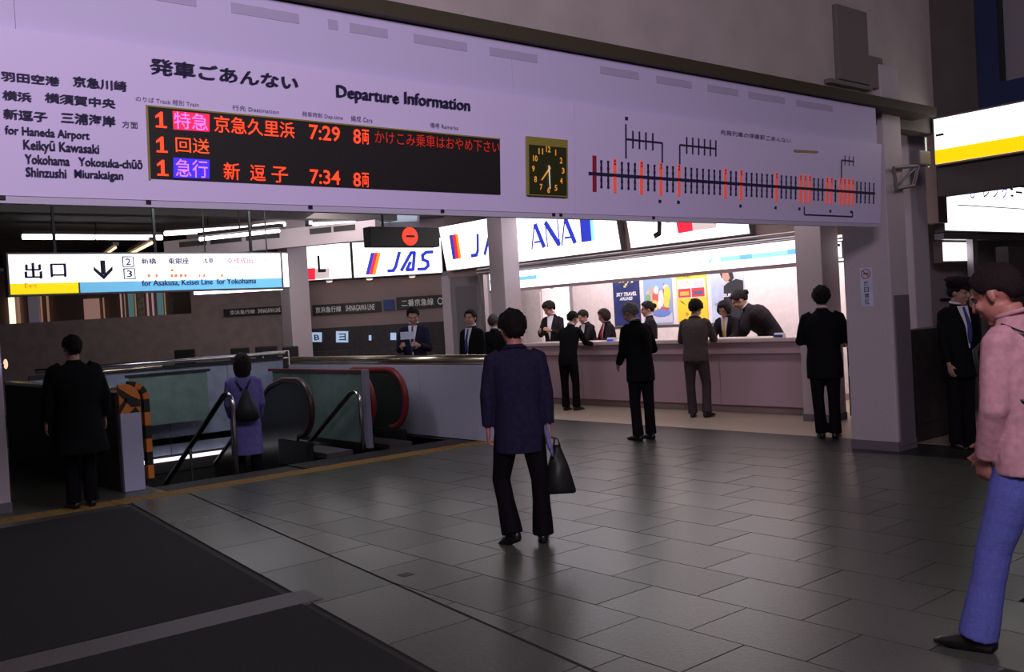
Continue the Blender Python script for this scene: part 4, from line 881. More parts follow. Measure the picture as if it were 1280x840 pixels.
p0, p1 = CAMP + wray(243, 364.5) * (14 / F_PX), CAMP + wray(353, 361.5) * (14 / F_PX); zz = (p0.z + p1.z) / 2; p0.z = p1.z = zz
MB().tube([p0, p1], .028, 10).out('tube', TUBE, sl, True)
for t_ in (.15, .85): c_ = p0.lerp(p1, t_); MB().tube([c_ + V0(.03), c_ + V0(3.9 - zz)], .01, 6).out('hanger_rod', BLACK, sl)

# red no entry indicator box
PI_ = planeY(12.6)
ib = empty('indicator_box', tuple(PI_.at(*PI_.px(506, 308))), 'black hanging box with a lit red no entry disc', 'indicator')
ia0, ib1 = PI_.px(462, 283); ia1, ib0 = PI_.px(550, 308.5)
pbox(PI_, 'housing', ia0, ia1, ib0, ib1, -.2, 0, BLACK, ib, .01)
c_ = PI_.px(512, 295.5); ri = (PI_.px(521.5, 295)[0] - PI_.px(502.5, 295)[0]) / 2
MB().tube([PI_.at(c_[0], c_[1], 0), PI_.at(c_[0], c_[1], .02)], ri, 28).out('red_disc', mat('disc_red', (.9, .05, .03), .5, emit=.85, ecol=(.95, .06, .025)), ib)
PI_.rect('bar', c_[0] - ri * .55, c_[0] + ri * .55, c_[1] - ri * .12, c_[1] + ri * .12, LBLK, ib, .024, .003)
MB().tube([PI_.at(ia0 + .3, ib1, -.1), Vector((PI_.at(ia0 + .3, 0, -.1).x, PI_.at(0, 0, -.1).y, 3.9))], .02, 8).out('hanger', BLACK, ib)

# ------------------------------------------------------------------ right side: signs and fittings
PY_ = planeX(10.3)
y_a, y_b = PY_.px(1168, 170)[0], PY_.px(1330, 160)[0]
yz0, yz1 = PY_.px(1200, 200.5)[1], PY_.px(1200, 143)[1]
ys = lightsign('yellow_band_sign', 'big lit white sign with a yellow lower band at the upper right', PY_, y_a, y_b, yz0, yz1)
PY_.rect('yellow_band', y_a, y_b, yz0, yz0 + (yz1 - yz0) * .31, SIGNY, ys, .006, .004)
d0 = PY_.px(1170, 169.5); d1_ = PY_.px(1180, 169.5); PY_.rect('black_dash', d0[0], d1_[0], d0[1] - .012, d0[1] + .012, LBLK, ys, .006, .004)
PV = planeY(5.7)
wz0 = (PV.px(1181, 288)[1] + PV.px(1278, 290)[1]) / 2
ws = lightsign('guide_sign', 'lit white sign with cropped Japanese lettering, below the yellow banded sign', PV, PV.px(1181, 270)[0], PV.px(1330, 270)[0], wz0, wz0 + .62)
def D(x, y): return (1160 + x / 7.0, 220 + y / 7.0)
wt = PV.px(*D(480, 125))[1]
for s_, xa, xb, hh in (('も', 350, 405, .16), ('レ', 480, 530, .14), ('ン', 565, 610, .14), ('ク', 640, 690, .16), ('：', 715, 745, .12), ('ー', 765, 820, .03)):
    zc = PV.px(*D(xb, 165))[1]; PV.text('lettering', s_, LBLUE if s_ in 'もク' else TXP, ws, (PV.px(*D(xa, 150))[0], zc + hh / 2 + .03), (PV.px(*D(xb, 150))[0], zc - hh / 2 + .03), pix=False, bold=.01)
a0 = PV.px(*D(255, 250))[0]; zl = PV.px(*D(500, 268))[1]; PV.rect('thin_line', a0, PV.px(1330, 260)[0], zl - .006, zl + .006, TXP, ws)
for s_, xa, xb in (('空港', 285, 385), ('線', 505, 540), ('のりば', 715, 810)): PV.text('lettering', s_, PALEBL, ws, (PV.px(*D(xa, 340))[0], PV.px(*D(xa, 335))[1]), (PV.px(*D(xb, 340))[0], PV.px(*D(xa, 395))[1]), pix=False)
bx_ = empty('sign_bracket_rail', (12.6, 5.75, 2.2), 'grey horizontal rail under the white guide sign at the right', 'rail')
box('rail', PV.px(1180, 295)[0], PV.px(1290, 295)[0], 5.7, 5.82, PV.px(1200, 299)[1], PV.px(1200, 292)[1], STEELR, bx_); box('post', PV.px(1219, 330)[0], PV.px(1225, 330)[0], 5.72, 5.8, 0.0, PV.px(1200, 295)[1], STEELR, bx_)
PN = planeY(5.9)
sn_a, sn_b = PN.px(1179, 314)[0], PN.px(1213, 314)[0]
s3 = lightsign('small_sign', 'small lit white sign with two rows of reddish lettering, right of the slim pillar', PN, sn_a, sn_b, PN.px(1195, 326)[1], PN.px(1195, 303)[1])
TXR = mat('sign_red_text', (.6, .12, .2), .5, emit=.2)
PN.text('lettering', '・ ﾀｸｼｰ のりば', TXR, s3, (1182, 308.5), (1207, 312.5)); PN.text('lettering', 'TAXI SHOP', TXR, s3, (1184, 315.5), (1207, 319.5))
box('hanger', (PN.at(sn_a + .2, 0)).x, (PN.at(sn_a + .2, 0)).x + .03, 5.92, 5.95, PN.px(1195, 303)[1], 3.9, BLACK, s3)
struct('wall_right_passage', 12.0, 17.0, 6.2, 6.3, 0, 3.9, mat('passage_wall', (.40, .33, .33), .7))
box_ = tag(box('dark_partition', 12.45, 15.5, 5.2, 5.35, 0.0, 2.1, WALLX, None), 'dark partition behind the pink shirted man and the capped man', 'partition')
PN2 = planeY(6.185)
sh_ = tag(MB().tube([PN2.at(*PN2.px(1176, 375)), PN2.at(*PN2.px(1197, 374))], .02, 8).out('thin_rail', BLACK), 'thin dark rail on the pale wall left of the capped man', 'rail')
km = empty('ticket_machine', (10.45, 5.15, 0), 'dark machine between the slim pillar and the capped man', 'machine')
box('body', 9.75, 10.9, 5.12, 5.32, 0, 1.2, mat('machine_dark', (.03, .024, .024), .6), km, .01); box('front_panel', 9.85, 10.75, 5.10, 5.12, .2, .9, DKB, km)
# upper right: blue frame with grey plate, duct on the upper wall
PU2 = planeX(10.4)
bf = empty('framed_plate', tuple(PU2.at(*PU2.px(1250, 120))), 'dark blue frame around a grey plate high on the right wall', 'frame')
fa, fb = PU2.px(1225, 60)[0], PU2.px(1330, 60)[0]; ga = PU2.px(1252, 60)[0]; fzb = PU2.px(1226, 140)[1] - .05; gz = PU2.px(1253, 104)[1]
pbox(PU2, 'frame_side', fa, ga, fzb, 5.6, 0, .08, BLUEF, bf); pbox(PU2, 'frame_bottom', ga, fb, fzb, gz, 0, .08, BLUEF, bf); pbox(PU2, 'plate', ga, fb, gz, 5.6, 0, .02, GREYP, bf)
pbox(PU2, 'plate_edge', ga, ga + .04, gz, 5.6, .02, .06, BLACK, bf)
PDU = planeY(5.05)
du = empty('air_duct', tuple(PDU.at(*PDU.px(1060, 110))), 'dark grey duct box on the upper wall above the right end of the board', 'duct')
DUM = mat('duct_grey', (.17, .145, .14), .8)
dx0, dx1 = PDU.px(1042, 60)[0], PDU.px(1080, 60)[0]; dz0, dz1 = PDU.px(1060, 103)[1], PDU.px(1060, 12)[1]
pbox(PDU, 'box', dx0, dx1, dz0, dz1, 0, .05, DUM, du, .01); pbox(PDU, 'elbow', dx1, dx1 + .28, dz0 - .02, dz0 + .30, 0, .04, DUM, du, .01); pbox(PDU, 'bracket', dx0 - .2, dx1, dz0 - .06, dz0 - .02, 0, .07, DUM, du)

# ------------------------------------------------------------------ people
SKIN = mat('skin', (0.42, 0.22, 0.16), 0.55, noise_amt=.06, nscale=20)
SKINR = mat('skin_ruddy', (0.50, 0.20, 0.15), 0.5, noise_amt=.06, nscale=20)
HAIRB = mat('hair_black', (0.008, 0.006, 0.006), 0.75, bump=.8, bscale=120, spec=.2); HAIRG = mat('hair_grey', (0.16, 0.15, 0.15), 0.6, noise_amt=.5, nscale=60, bump=.4, bscale=90)
HAIRW = mat('hair_brown', (0.016, 0.009, 0.008), 0.75, bump=.8, bscale=120, spec=.2)
SHIRTW = mat('shirt_white', (0.72, 0.68, 0.78), 0.7); SHOE = mat('shoe_black', (0.010, 0.009, 0.009), 0.35)
EYE_M = mat('eye_dark', (0.02, 0.015, 0.015), 0.3)
def cloth(name, c): return mat(name, c, 0.85, noise_amt=.12, nscale=30, bump=.35, bscale=18, spec=.08)
SUITK = cloth('suit_black', (0.007, 0.0065, 0.008)); SUITN = cloth('suit_navy', (0.022, 0.018, 0.045)); SUITC = cloth('suit_charcoal', (0.022, 0.019, 0.022)); TRK = cloth('trousers_dark', (0.008, 0.006, 0.009))
SUITBR = cloth('suit_brown', (0.085, 0.065, 0.065)); TRBR = cloth('trousers_brown', (0.060, 0.045, 0.048)); PINKS = cloth('shirt_pink', (0.58, 0.30, 0.33)); JEAN = mat('denim', (0.12, 0.14, 0.48), .85, noise_amt=.12, nscale=120, bump=.4, bscale=22)
COATV = cloth('coat_violet', (0.17, 0.15, 0.42)); SCARF = cloth('scarf_red', (0.35, 0.02, 0.03)); TIE = cloth('tie_blue', (0.05, 0.06, 0.2)); UNIF = cloth('uniform_dark', (0.018, 0.014, 0.018))
BAKE = []
def rem(o, vox, it=3):
    m = o.modifiers.new('r', 'REMESH'); m.mode = 'VOXEL'; m.voxel_size = vox; m.use_smooth_shade = True
    s = o.modifiers.new('s', 'SMOOTH'); s.factor = .5; s.iterations = it; BAKE.append(o); return o
V = Vector
def blendv(a, b, t): return a * (1 - t) + b * t
class Fig:
    """Joint positions of a posed figure in its own frame: x right, y forward, z up."""
    def __init__(s, H=1.70, lean=0.0, side=0.0, twist=0.0, hyaw=0.0, hpitch=0.0, hroll=0.0,
                 lleg=((0, 0, -1), (0, 0, -1)), rleg=((0, 0, -1), (0, 0, -1)),
                 larm=((-.12, .02, -1), (-.02, .12, -1)), rarm=((.12, .02, -1), (.02, .12, -1)), footyaw=(8, -8), wide=1.0, curl=.5, hipw=.085):
        k = H / 1.72; s.k = k; s.H = H; R = math.radians; s.wide = wide; s.curl = curl
        up = (Matrix.Rotation(R(-lean), 3, 'X') @ Matrix.Rotation(R(side), 3, 'Y')) @ V((0, 0, 1))
        rt = Matrix.Rotation(R(twist), 3, 'Z') @ V((1, 0, 0)); rt = (rt - up * rt.dot(up)).normalized(); fw = up.cross(rt)
        s.up, s.rt, s.fw = up, rt, fw
        hipz = 0.0
        s.hips = [V((-hipw * k, 0, 0)), V((hipw * k, 0, 0))]
        s.knee = []; s.ank = []
        for h, (a, b_) in zip(s.hips, (lleg, rleg)):
            kn = h + V(a).normalized() * .42 * k; an = kn + V(b_).normalized() * .40 * k; s.knee.append(kn); s.ank.append(an)
        low = min(p.z for p in s.ank); dz = .075 * k - low
        s.pel = V((0, 0, dz))
        for L in (s.hips, s.knee, s.ank):
            for i in range(2): L[i] = L[i] + V((0, 0, dz))
        P = s.pel; s.P = P
        s.waist = P + V((0, 0, .06 * k)) + up * .09 * k; s.chest = s.waist + up * .20 * k; s.nb = s.chest + up * .235 * k
        s.sh = [s.chest + up * .165 * k - rt * .165 * k * wide, s.chest + up * .165 * k + rt * .165 * k * wide]
        s.elb = []; s.wr = []; s.hd = []
        tf = Matrix((rt, fw, V((0, 0, 1)))).transposed()
        for sh, (a, b_) in zip(s.sh, (larm, rarm)):
            e = sh + (tf @ V(a)).normalized() * .285 * k; w_ = e + (tf @ V(b_)).normalized() * .25 * k
            s.elb.append(e); s.wr.append(w_); s.hd.append((tf @ V(b_)).normalized())
        hr = Matrix.Rotation(R(hyaw), 3, 'Z') @ Matrix.Rotation(R(-hpitch), 3, 'X') @ Matrix.Rotation(R(hroll), 3, 'Y')
        s.hm = hr; nk = (up * .6 + hr @ V((0, 0, 1)) * .4).normalized()
        s.hc = s.nb + nk * .066 * k + hr @ V((0, .02, .075)) * k; s.hk = k * 1.09
        s.fy = footyaw
def head_mesh(b, f):
    k = f.hk; M = Matrix.Translation(f.hc) @ f.hm.to_4x4(); H3 = f.hm
    def e(c, r): b.ell(M @ (V(c) * k), r[0] * k, r[1] * k, r[2] * k, H3)
    e((0, -.012, .032), (.074, .093, .082)); e((0, .022, -.03), (.060, .066, .078)); e((0, .030, -.072), (.043, .048, .034)); e((0, .066, -.094), (.020, .016, .016))
    e((0, .080, .026), (.046, .014, .011)); e((0, .094, -.012), (.011, .017, .026)); e((0, .105, -.024), (.015, .012, .011)); e((0, .086, -.056), (.023, .010, .010))
    for s_ in (-1, 1): e((s_ * .036, .066, -.022), (.022, .02, .022)); e((s_ * .077, -.006, -.004), (.008, .018, .031))
    nk = [f.hc + H3 @ V((0, -.018, -.055)) * k, blendv(f.hc + H3 @ V((0, -.018, -.055)) * k, f.nb, .6), f.nb - f.up * .05 * k]
    b.tube(nk, [.053 * k, .054 * k, .070 * k], 12)
def hand_mesh(b, f, i, size=1.0):
    k = f.k * size; w_ = f.wr[i]; d = f.hd[i]; sgn = -1 if i == 0 else 1
    inw = (-f.rt * sgn); inw = (inw - d * inw.dot(d)).normalized()           # palm faces the thigh
    ac = d.cross(inw).normalized(); ac = ac if ac.dot(f.fw) > 0 else -ac      # thumb side: forward
    c0 = w_ + d * .045 * k
    b.loft([(w_ - d * .02 * k, .022 * k, .017 * k, ac, inw), (w_ + d * .02 * k, .030 * k, .015 * k, ac, inw), (w_ + d * .06 * k, .040 * k, .014 * k, ac, inw), (w_ + d * .088 * k, .038 * k, .011 * k, ac, inw)], 12)
    cu = f.curl
    for j, (o_, ln) in enumerate(((.030, .066), (.010, .075), (-.011, .070), (-.030, .054))):
        p = w_ + d * .082 * k + ac * o_ * k; q = [p]; dd = d.copy()
        for s_ in range(3):
            an = cu * (.5 + .25 * s_); dd = (dd * math.cos(an) + inw * math.sin(an)).normalized(); p = p + dd * ln * k / 3 * (1.1 - .1 * s_); q.append(p)
        b.tube(q, [.0095 * k, .0092 * k, .0085 * k, .007 * k], 8)
    p = w_ + d * .025 * k + ac * .028 * k; t1 = (d * .7 + ac * .7 + inw * .25).normalized(); p1 = p + t1 * .036 * k; p2 = p1 + (d * .9 + ac * .25 + inw * .3).normalized() * .030 * k
    b.tube([p, p1, p2], [.0125 * k, .0105 * k, .0085 * k], 8)
def body_mesh(f, handsize=1.0):
    k = f.k; b = MB(); head_mesh(b, f); r, fw = f.rt, f.fw
    X_, Y_ = V((1, 0, 0)), V((0, 1, 0))
    b.loft([(f.P - V((0, 0, .07 * k)), .11 * k, .085 * k, X_, Y_), (f.P + V((0, 0, .02 * k)), .155 * k, .105 * k, X_, Y_), (f.waist, .125 * k, .09 * k, r, fw), (f.chest, .155 * k * f.wide, .105 * k, r, fw), (f.chest + f.up * .11 * k, .145 * k * f.wide, .085 * k, r, fw), (f.nb - f.up * .03 * k, .07 * k, .06 * k, r, fw)])
    for i in (0, 1):
        b.tube([f.sh[i] - f.up * .02 * k, blendv(f.sh[i], f.elb[i], .4), f.elb[i], blendv(f.elb[i], f.wr[i], .35), f.wr[i]], [.038 * k, .044 * k, .034 * k, .036 * k, .023 * k], 12); b.ell(f.sh[i] - f.up * .02 * k, .040 * k, .040 * k, .040 * k)
        b.tube([f.hips[i], blendv(f.hips[i], f.knee[i], .4), f.knee[i], blendv(f.knee[i], f.ank[i], .35), f.ank[i]], [.078 * k, .070 * k, .048 * k, .046 * k, .028 * k], 12)
        hand_mesh(b, f, i, handsize)
        y_ = math.radians(f.fy[i]); fd = V((-math.sin(y_), math.cos(y_), 0)); b.tube([f.ank[i] - fd * .02 * k - V((0, 0, .03 * k)), f.ank[i] + fd * .05 * k - V((0, 0, .050 * k)), f.ank[i] + fd * .12 * k - V((0, 0, .060 * k))], [.024 * k, .020 * k, .012 * k], 10)
    return b
def jacket_mesh(f, hem=-.12, fit=1.0, sleeve=.93, flare=0.0, lean_hem=True):
    k = f.k; b = MB(); r, fw = f.rt, f.fw; W = f.wide; X_, Y_ = V((1, 0, 0)), V((0, 1, 0)); q = fit
    b.loft([(f.P + V((0, 0, hem * k)), (.185 + flare) * k * q, (.132 + flare) * k * q, X_, Y_), (f.P + V((0, 0, .0)), .185 * k * q, .128 * k * q, X_, Y_), (f.waist, .168 * k * q, .12 * k * q, blendv(X_, r, .5), blendv(Y_, fw, .5)), (f.chest, .188 * k * W * q, .130 * k * q, r, fw),
            (f.chest + f.up * .10 * k, .192 * k * W * q, .122 * k * q, r, fw), (f.chest + f.up * .165 * k, .180 * k * W * q, .095 * k * q, r, fw), (f.nb - f.up * .028 * k, .125 * k, .078 * k, r, fw), (f.nb - f.up * .0 * k, .080 * k, .070 * k, r, fw), (f.nb + f.up * .03 * k, .066 * k, .066 * k, r, fw)])
    for i in (0, 1):
        en = blendv(f.elb[i], f.wr[i], sleeve)
        b.tube([f.sh[i] + (f.nb - f.sh[i]) * .35 - f.up * .012 * k, f.sh[i] - f.up * .012 * k, blendv(f.sh[i], f.elb[i], .45), f.elb[i], blendv(f.elb[i], en, .5), en], [.060 * k * q, .062 * k * q, .060 * k * q, .054 * k * q, .050 * k * q, .044 * k * q], 14)
        b.ell(f.sh[i] - f.up * .018 * k, .064 * k * q, .064 * k * q, .060 * k * q); b.ell(f.elb[i], .055 * k * q, .055 * k * q, .055 * k * q)
    return b
def trousers_mesh(f, fit=1.0, hemr=.070):
    k = f.k; b = MB(); X_, Y_ = V((1, 0, 0)), V((0, 1, 0)); q = fit
    b.loft([(f.P - V((0, 0, .09 * k)), .13 * k * q, .115 * k * q, X_, Y_), (f.P + V((0, 0, .0 * k)), .172 * k * q, .122 * k * q, X_, Y_), (f.P + V((0, 0, .10 * k)), .152 * k * q, .108 * k * q, X_, Y_), (f.waist + f.up * .02, .14 * k * q, .10 * k * q, X_, Y_)])
    for i in (0, 1):
        sh = f.ank[i] + (f.ank[i] - f.knee[i]).normalized() * .015 * k
        b.tube([f.hips[i] + V((0, 0, .02 * k)), blendv(f.hips[i], f.knee[i], .35), blendv(f.hips[i], f.knee[i], .7), f.knee[i], blendv(f.knee[i], sh, .4), blendv(f.knee[i], sh, .8), sh], [.096 * k * q, .092 * k * q, .078 * k * q, .069 * k * q, .067 * k * q, hemr * k, (hemr + .003) * k], 14)
    return b
def shoe_mesh(f, i):
    k = f.k; y_ = math.radians(f.fy[i]); fd = V((-math.sin(y_), math.cos(y_), 0)); sd = V((fd.y, -fd.x, 0)); a = f.ank[i]
    shin = (f.ank[i] - f.knee[i]).normalized(); pitch = max(-.9, min(.9, -(shin.dot(fd)))) ; u_ = (V((0, 0, 1)) - fd * 0).normalized()
    fdp = (fd * math.cos(pitch) + V((0, 0, -1)) * math.sin(max(0, pitch))).normalized() if pitch > .25 else fd; up = sd.cross(fdp)
    if up.z < 0: up = -up
    g_ = a - up * .045 * k
    b = MB(); b.loft([(g_ - fdp * .075 * k + up * .01, .018 * k, .026 * k, sd, up), (g_ - fdp * .055 * k, .034 * k, .040 * k, sd, up), (g_ + fdp * .03 * k, .042 * k, .044 * k, sd, up), (g_ + fdp * .09 * k - up * .006 * k, .048 * k, .034 * k, sd, up), (g_ + fdp * .155 * k - up * .013 * k, .040 * k, .020 * k, sd, up), (g_ + fdp * .19 * k - up * .016 * k, .018 * k, .012 * k, sd, up)], 14)
    b.tube([a + (f.knee[i] - a).normalized() * .10 * k, a, a - up * .03 * k], [.040 * k, .042 * k, .044 * k], 12); return b
def hair_mesh(f, style):
    k = f.hk; b = MB(); bmesh.ops.create_icosphere(b.bm, subdivisions=4, radius=1)
    M = Matrix.Translation(f.hc) @ f.hm.to_4x4()
    for v in b.bm.verts:
        d = v.co.normalized(); az = math.degrees(math.atan2(abs(d.x), d.y)); el = d.z
        if style == 'bob': thr = .50 if az < 38 else .50 - 1.35 * min(1, (az - 38) / 18)
        elif style == 'long': thr = .50 if az < 45 else .50 - 1.45 * min(1, (az - 45) / 20)
        else:
            thr = .50 if az < 40 else (.50 - .70 * min(1, (az - 40) / 30) if az < 100 else -.20 - .62 * min(1, (az - 100) / 40))
        w_ = max(0, min(1, (el - thr) / .12 + .5)); n_ = noise.noise(d * 4) * .07 + noise.noise(d * 11) * .07 + noise.noise(d * 23) * .04; n_ *= 1.5 if style == 'full' else 1
        rx, ry, rz = .0775, .100, .094
        th = .12 if style in ('short', 'grey') else .18
        if style in ('bob', 'long') and el < .1: q_ = min(1, (.1 - el) * 3); rz *= 1 + (.35 if style == 'bob' else .95) * q_; th = .24; rx *= 1 + .12 * q_
        if style == 'full': th = .27
        if style == 'crop': th = .07; n_ *= .6
        s_ = (1 + th + n_) * w_ + .80 * (1 - w_)
        p = V((d.x * rx * s_, d.y * ry * s_ - .012, d.z * rz * s_ + .028)); v.co = M @ (p * k)
    if style == 'bun': b.ell(M @ (V((0, -.125, .035)) * k), .042 * k, .040 * k, .042 * k, f.hm); b.ell(M @ (V((0, -.10, .03)) * k), .03 * k, .03 * k, .03 * k, f.hm)
    return b
def person(label, x, y, z=0.0, rot=0.0, hair=('short', HAIRB), top=('jacket', SUITK), legs=TRK, skin=SKIN, vox=.012, collar=True, front=None, face=False, group=None, toprect=None, hem=-.12, fit=1.0, sleeve=.93, flare=0.0, handsize=1.0, trfit=1.0, hemr=.07, skirt=None, cap=None, lapel=False, toppx=None, **pose):
    """rot: 0 faces away from the camera, positive turns to the picture's left."""
    f = Fig(**pose)
    if toppx:                                          # stature from where the head top stands against the hall
        r_ = wray(*toppx); dep = math.hypot(x, y); zt_ = EYE + r_.z * dep / math.hypot(r_.x, r_.y) - z
        pose['H'] = f.H * zt_ / (f.hc.z + .135 * f.k); f = Fig(**pose)
    d = V((x, y, 0)).normalized(); rz = math.atan2(d.y, d.x) - PI / 2 + math.radians(rot)
    root = empty('person', (x, y, z), label, 'person', group, rz)
    inv = Matrix()
    def fin(b, name, m, vx=None, smooth=True, it=3, parent=root):
        bmesh.ops.recalc_face_normals(b.bm, faces=b.bm.faces)
        for fc in b.bm.faces: fc.smooth = smooth
        me = bpy.data.meshes.new(name); b.bm.to_mesh(me); b.bm.free(); o = link(name, me, m, parent)
        if vx: rem(o, vx, it)
        return o
    fin(body_mesh(f, handsize), 'body', skin, min(vox, .0095))
    jk = fin(jacket_mesh(f, hem, fit, sleeve, flare), {'jacket': 'jacket', 'coat': 'coat', 'shirt': 'shirt', 'uniform': 'uniform_jacket'}[top[0]], top[1], vox, it=5)
    if skirt:
        b = MB(); k = f.k; X_, Y_ = V((1, 0, 0)), V((0, 1, 0)); b.loft([(f.P + V((0, 0, skirt * k)), .20 * k, .16 * k, X_, Y_), (f.P - V((0, 0, .1)), .19 * k, .14 * k, X_, Y_), (f.waist, .15 * k, .11 * k, X_, Y_)]); fin(b, 'skirt', legs, vox)
    if legs is not None and not skirt: fin(trousers_mesh(f, trfit, hemr), 'trousers', legs, vox, it=5)
    for i in (0, 1): fin(shoe_mesh(f, i), 'shoe', SHOE)
    fin(hair_mesh(f, hair[0]), 'hair', hair[1])
    k = f.k
    if collar:
        b = MB(); ring = [f.nb + f.up * (.038 + .012 * math.cos(t)) * k - f.rt * 0 + f.rt * math.sin(t) * .061 * k - f.fw * math.cos(t) * .062 * k for t in [2 * PI * j / 20 for j in range(21)]]; b.tube(ring, .011 * k, 8, False); fin(b, 'shirt_collar', SHIRTW if collar is True else collar)
    if face:
        M = Matrix.Translation(f.hc) @ f.hm.to_4x4()
        for s_ in (-1, 1): b = MB(); b.ell(M @ (V((s_ * .031, .078, .004)) * k), .013 * k, .008 * k, .006 * k, f.hm); fin(b, 'eye', EYE_M)
        b = MB()
        for s_ in (-1, 1): b.ell(M @ (V((s_ * .031, .086, .024)) * k), .018 * k, .008 * k, .004 * k, f.hm)
        fin(b, 'eyebrows', HAIRB); b = MB(); b.ell(M @ (V((0, .0935, -.056)) * k), .021 * k, .005 * k, .004 * k, f.hm); fin(b, 'mouth', mat('lip', (.25, .07, .06), .5))
    if front:                                           # shirt front and tie in the jacket's opening
        b = MB(); n = 8; L, Rr = [], []
        for j in range(n + 1):
            t = j / n; c = f.nb * (1 - t) + f.waist * t; dep = (.075 + .068 * min(1, t * 2.2)) * fit * k; hwid = .062 * (1 - t) * k + .006
            L.append(b.bm.verts.new(c - f.rt * hwid + f.fw * (dep - .004))); Rr.append(b.bm.verts.new(c + f.rt * hwid + f.fw * (dep - .004)))
        md = [b.bm.verts.new((a.co + c.co) / 2 + f.fw * .007) for a, c in zip(L, Rr)]
        for j in range(n): b.bm.faces.new((L[j], L[j + 1], md[j + 1], md[j])); b.bm.faces.new((md[j], md[j + 1], Rr[j + 1], Rr[j]))
        fin(b, 'shirt_front', SHIRTW)
        if front != 'plain':
            b = MB(); P_ = []
            for j in range(7):
                t = .03 + j / 7; c = f.nb * (1 - t) + f.waist * t; P_.append(c + f.fw * ((.075 + .068 * min(1, t * 2.2)) * fit * k + .008))
            b.tube(P_, [.012, .014, .018, .021, .024, .024, .012], 8); fin(b, 'tie', front)
    if lapel:                                            # folded collar round the back of the neck
        b = MB(); ring = [f.nb + f.up * (-.006 + .018 * math.cos(t)) * k + f.rt * math.sin(t) * .080 * k - f.fw * math.cos(t) * .074 * k for t in [-2.2 + 4.4 * j / 20 for j in range(21)]]; b.tube(ring, [.008] + [.012] * 19 + [.008], 8); fin(b, 'jacket_collar', top[1])
    if cap:
        M = Matrix.Translation(f.hc) @ f.hm.to_4x4() @ Matrix.Scale(f.hk * 1.12, 4); b = MB()
        b.loft([(V((0, -.01, .045)), .088, .108, V((1, 0, 0)), V((0, 1, 0))), (V((0, -.01, .085)), .090, .112, V((1, 0, 0)), V((0, 1, 0))), (V((0, -.0, .11)), .125, .140, V((1, 0, 0)), V((0, 1, .08))), (V((0, -.005, .135)), .10, .11, V((1, 0, 0)), V((0, 1, .08))), (V((0, -.01, .142)), .02, .02, V((1, 0, 0)), V((0, 1, 0)))], 24)
        b.loft([(V((0, .075, .052)), .075, .055, V((1, 0, 0)), V((0, 1, -.3))), (V((0, .078, .060)), .073, .053, V((1, 0, 0)), V((0, 1, -.3)))], 20)
        b.bm.transform(M); fin(b, 'cap', cap)
    return root, f, fin
def W2(root, p): return wm(root) @ V(p)
#PEOPLE_LIST
n_ = (0, 0, -1)
# the walking man, from behind, with the dark tote bag
wx, wy = 4.36, 5.17
r1_, f1, fin1 = person('man in a navy suit walking away with a dark tote bag, centre of the hall', wx, wy, 0, 4, hair=('full', HAIRB), top=('jacket', SUITN), vox=.008, collar=False, lapel=True, hem=-.20, fit=1.03, wide=1.05, trfit=1.02, hemr=.080, toppx=(648, 389),
    H=1.67, lean=1, hyaw=18, hpitch=6, lleg=((-.17, .16, -1), (.14, -.30, -1)), rleg=((.12, -.02, -1), (.0, .03, -1)), larm=((-.20, -.06, -1), (-.02, .12, -1)), rarm=((.16, -.02, -1), (.02, .02, -1)), footyaw=(34, -6), curl=.75, handsize=1.08, skin=SKINR)
hp = W2(r1_, f1.wr[1] + f1.hd[1] * .085 * f1.k)
tb = empty('tote_bag', (hp.x, hp.y, hp.z - .42), 'dark tote bag hanging from the right hand of the walking man', 'bag', None, r1_.rotation_euler.z)
c = hp + RT * .045; fwd = FW
def bagp(a, zz, dpt): return c + RT * a + V((0, 0, zz)) + FW * dpt
b = MB(); n4 = []
for (zz, wl, wr_, dp) in ((-.40, -.085, .115, .05), (-.38, -.10, .12, .06), (-.20, -.065, .075, .05), (-.09, -.03, .035, .02), (-.06, -.02, .025, .012)):
    n4.append([b.bm.verts.new(bagp(a, zz + sl_, e_ * dp)) for a, e_, sl_ in ((wl, -1, 0), (wr_, -1, .0), (wr_, 1, .0), (wl, 1, 0))])
for q_, p_ in zip(n4, n4[1:]):
    for i in range(4): b.bm.faces.new((q_[i], q_[(i + 1) % 4], p_[(i + 1) % 4], p_[i]))
b.bm.faces.new(n4[0][::-1]); b.bm.faces.new(n4[-1]); bmesh.ops.bevel(b.bm, geom=b.bm.edges[:], offset=.008, segments=2, affect='EDGES')
b.out('bag_body', mat('bag_black', (.010, .011, .010), .5, bump=.3, bscale=15), tb, True)
for e_ in (-1, 1): MB().tube([bagp(-.02, -.07, e_ * .015), bagp(-.01, -.02, e_ * .012), hp + V((0, 0, .005)), bagp(.012, -.02, e_ * .012), bagp(.025, -.07, e_ * .015)], .006, 8).out('bag_handle', BLACK, tb, True)
b = MB(); b.tube([bagp(-.055, .10, -.05), bagp(-.06, .0, -.06), bagp(-.045, -.07, -.065), bagp(-.03, -.13, -.07)], [.006, .016, .018, .008], 8); b.out('pale_ribbon', mat('ribbon_blue', (.16, .17, .42), .6, noise_amt=.4, nscale=30), tb, True)

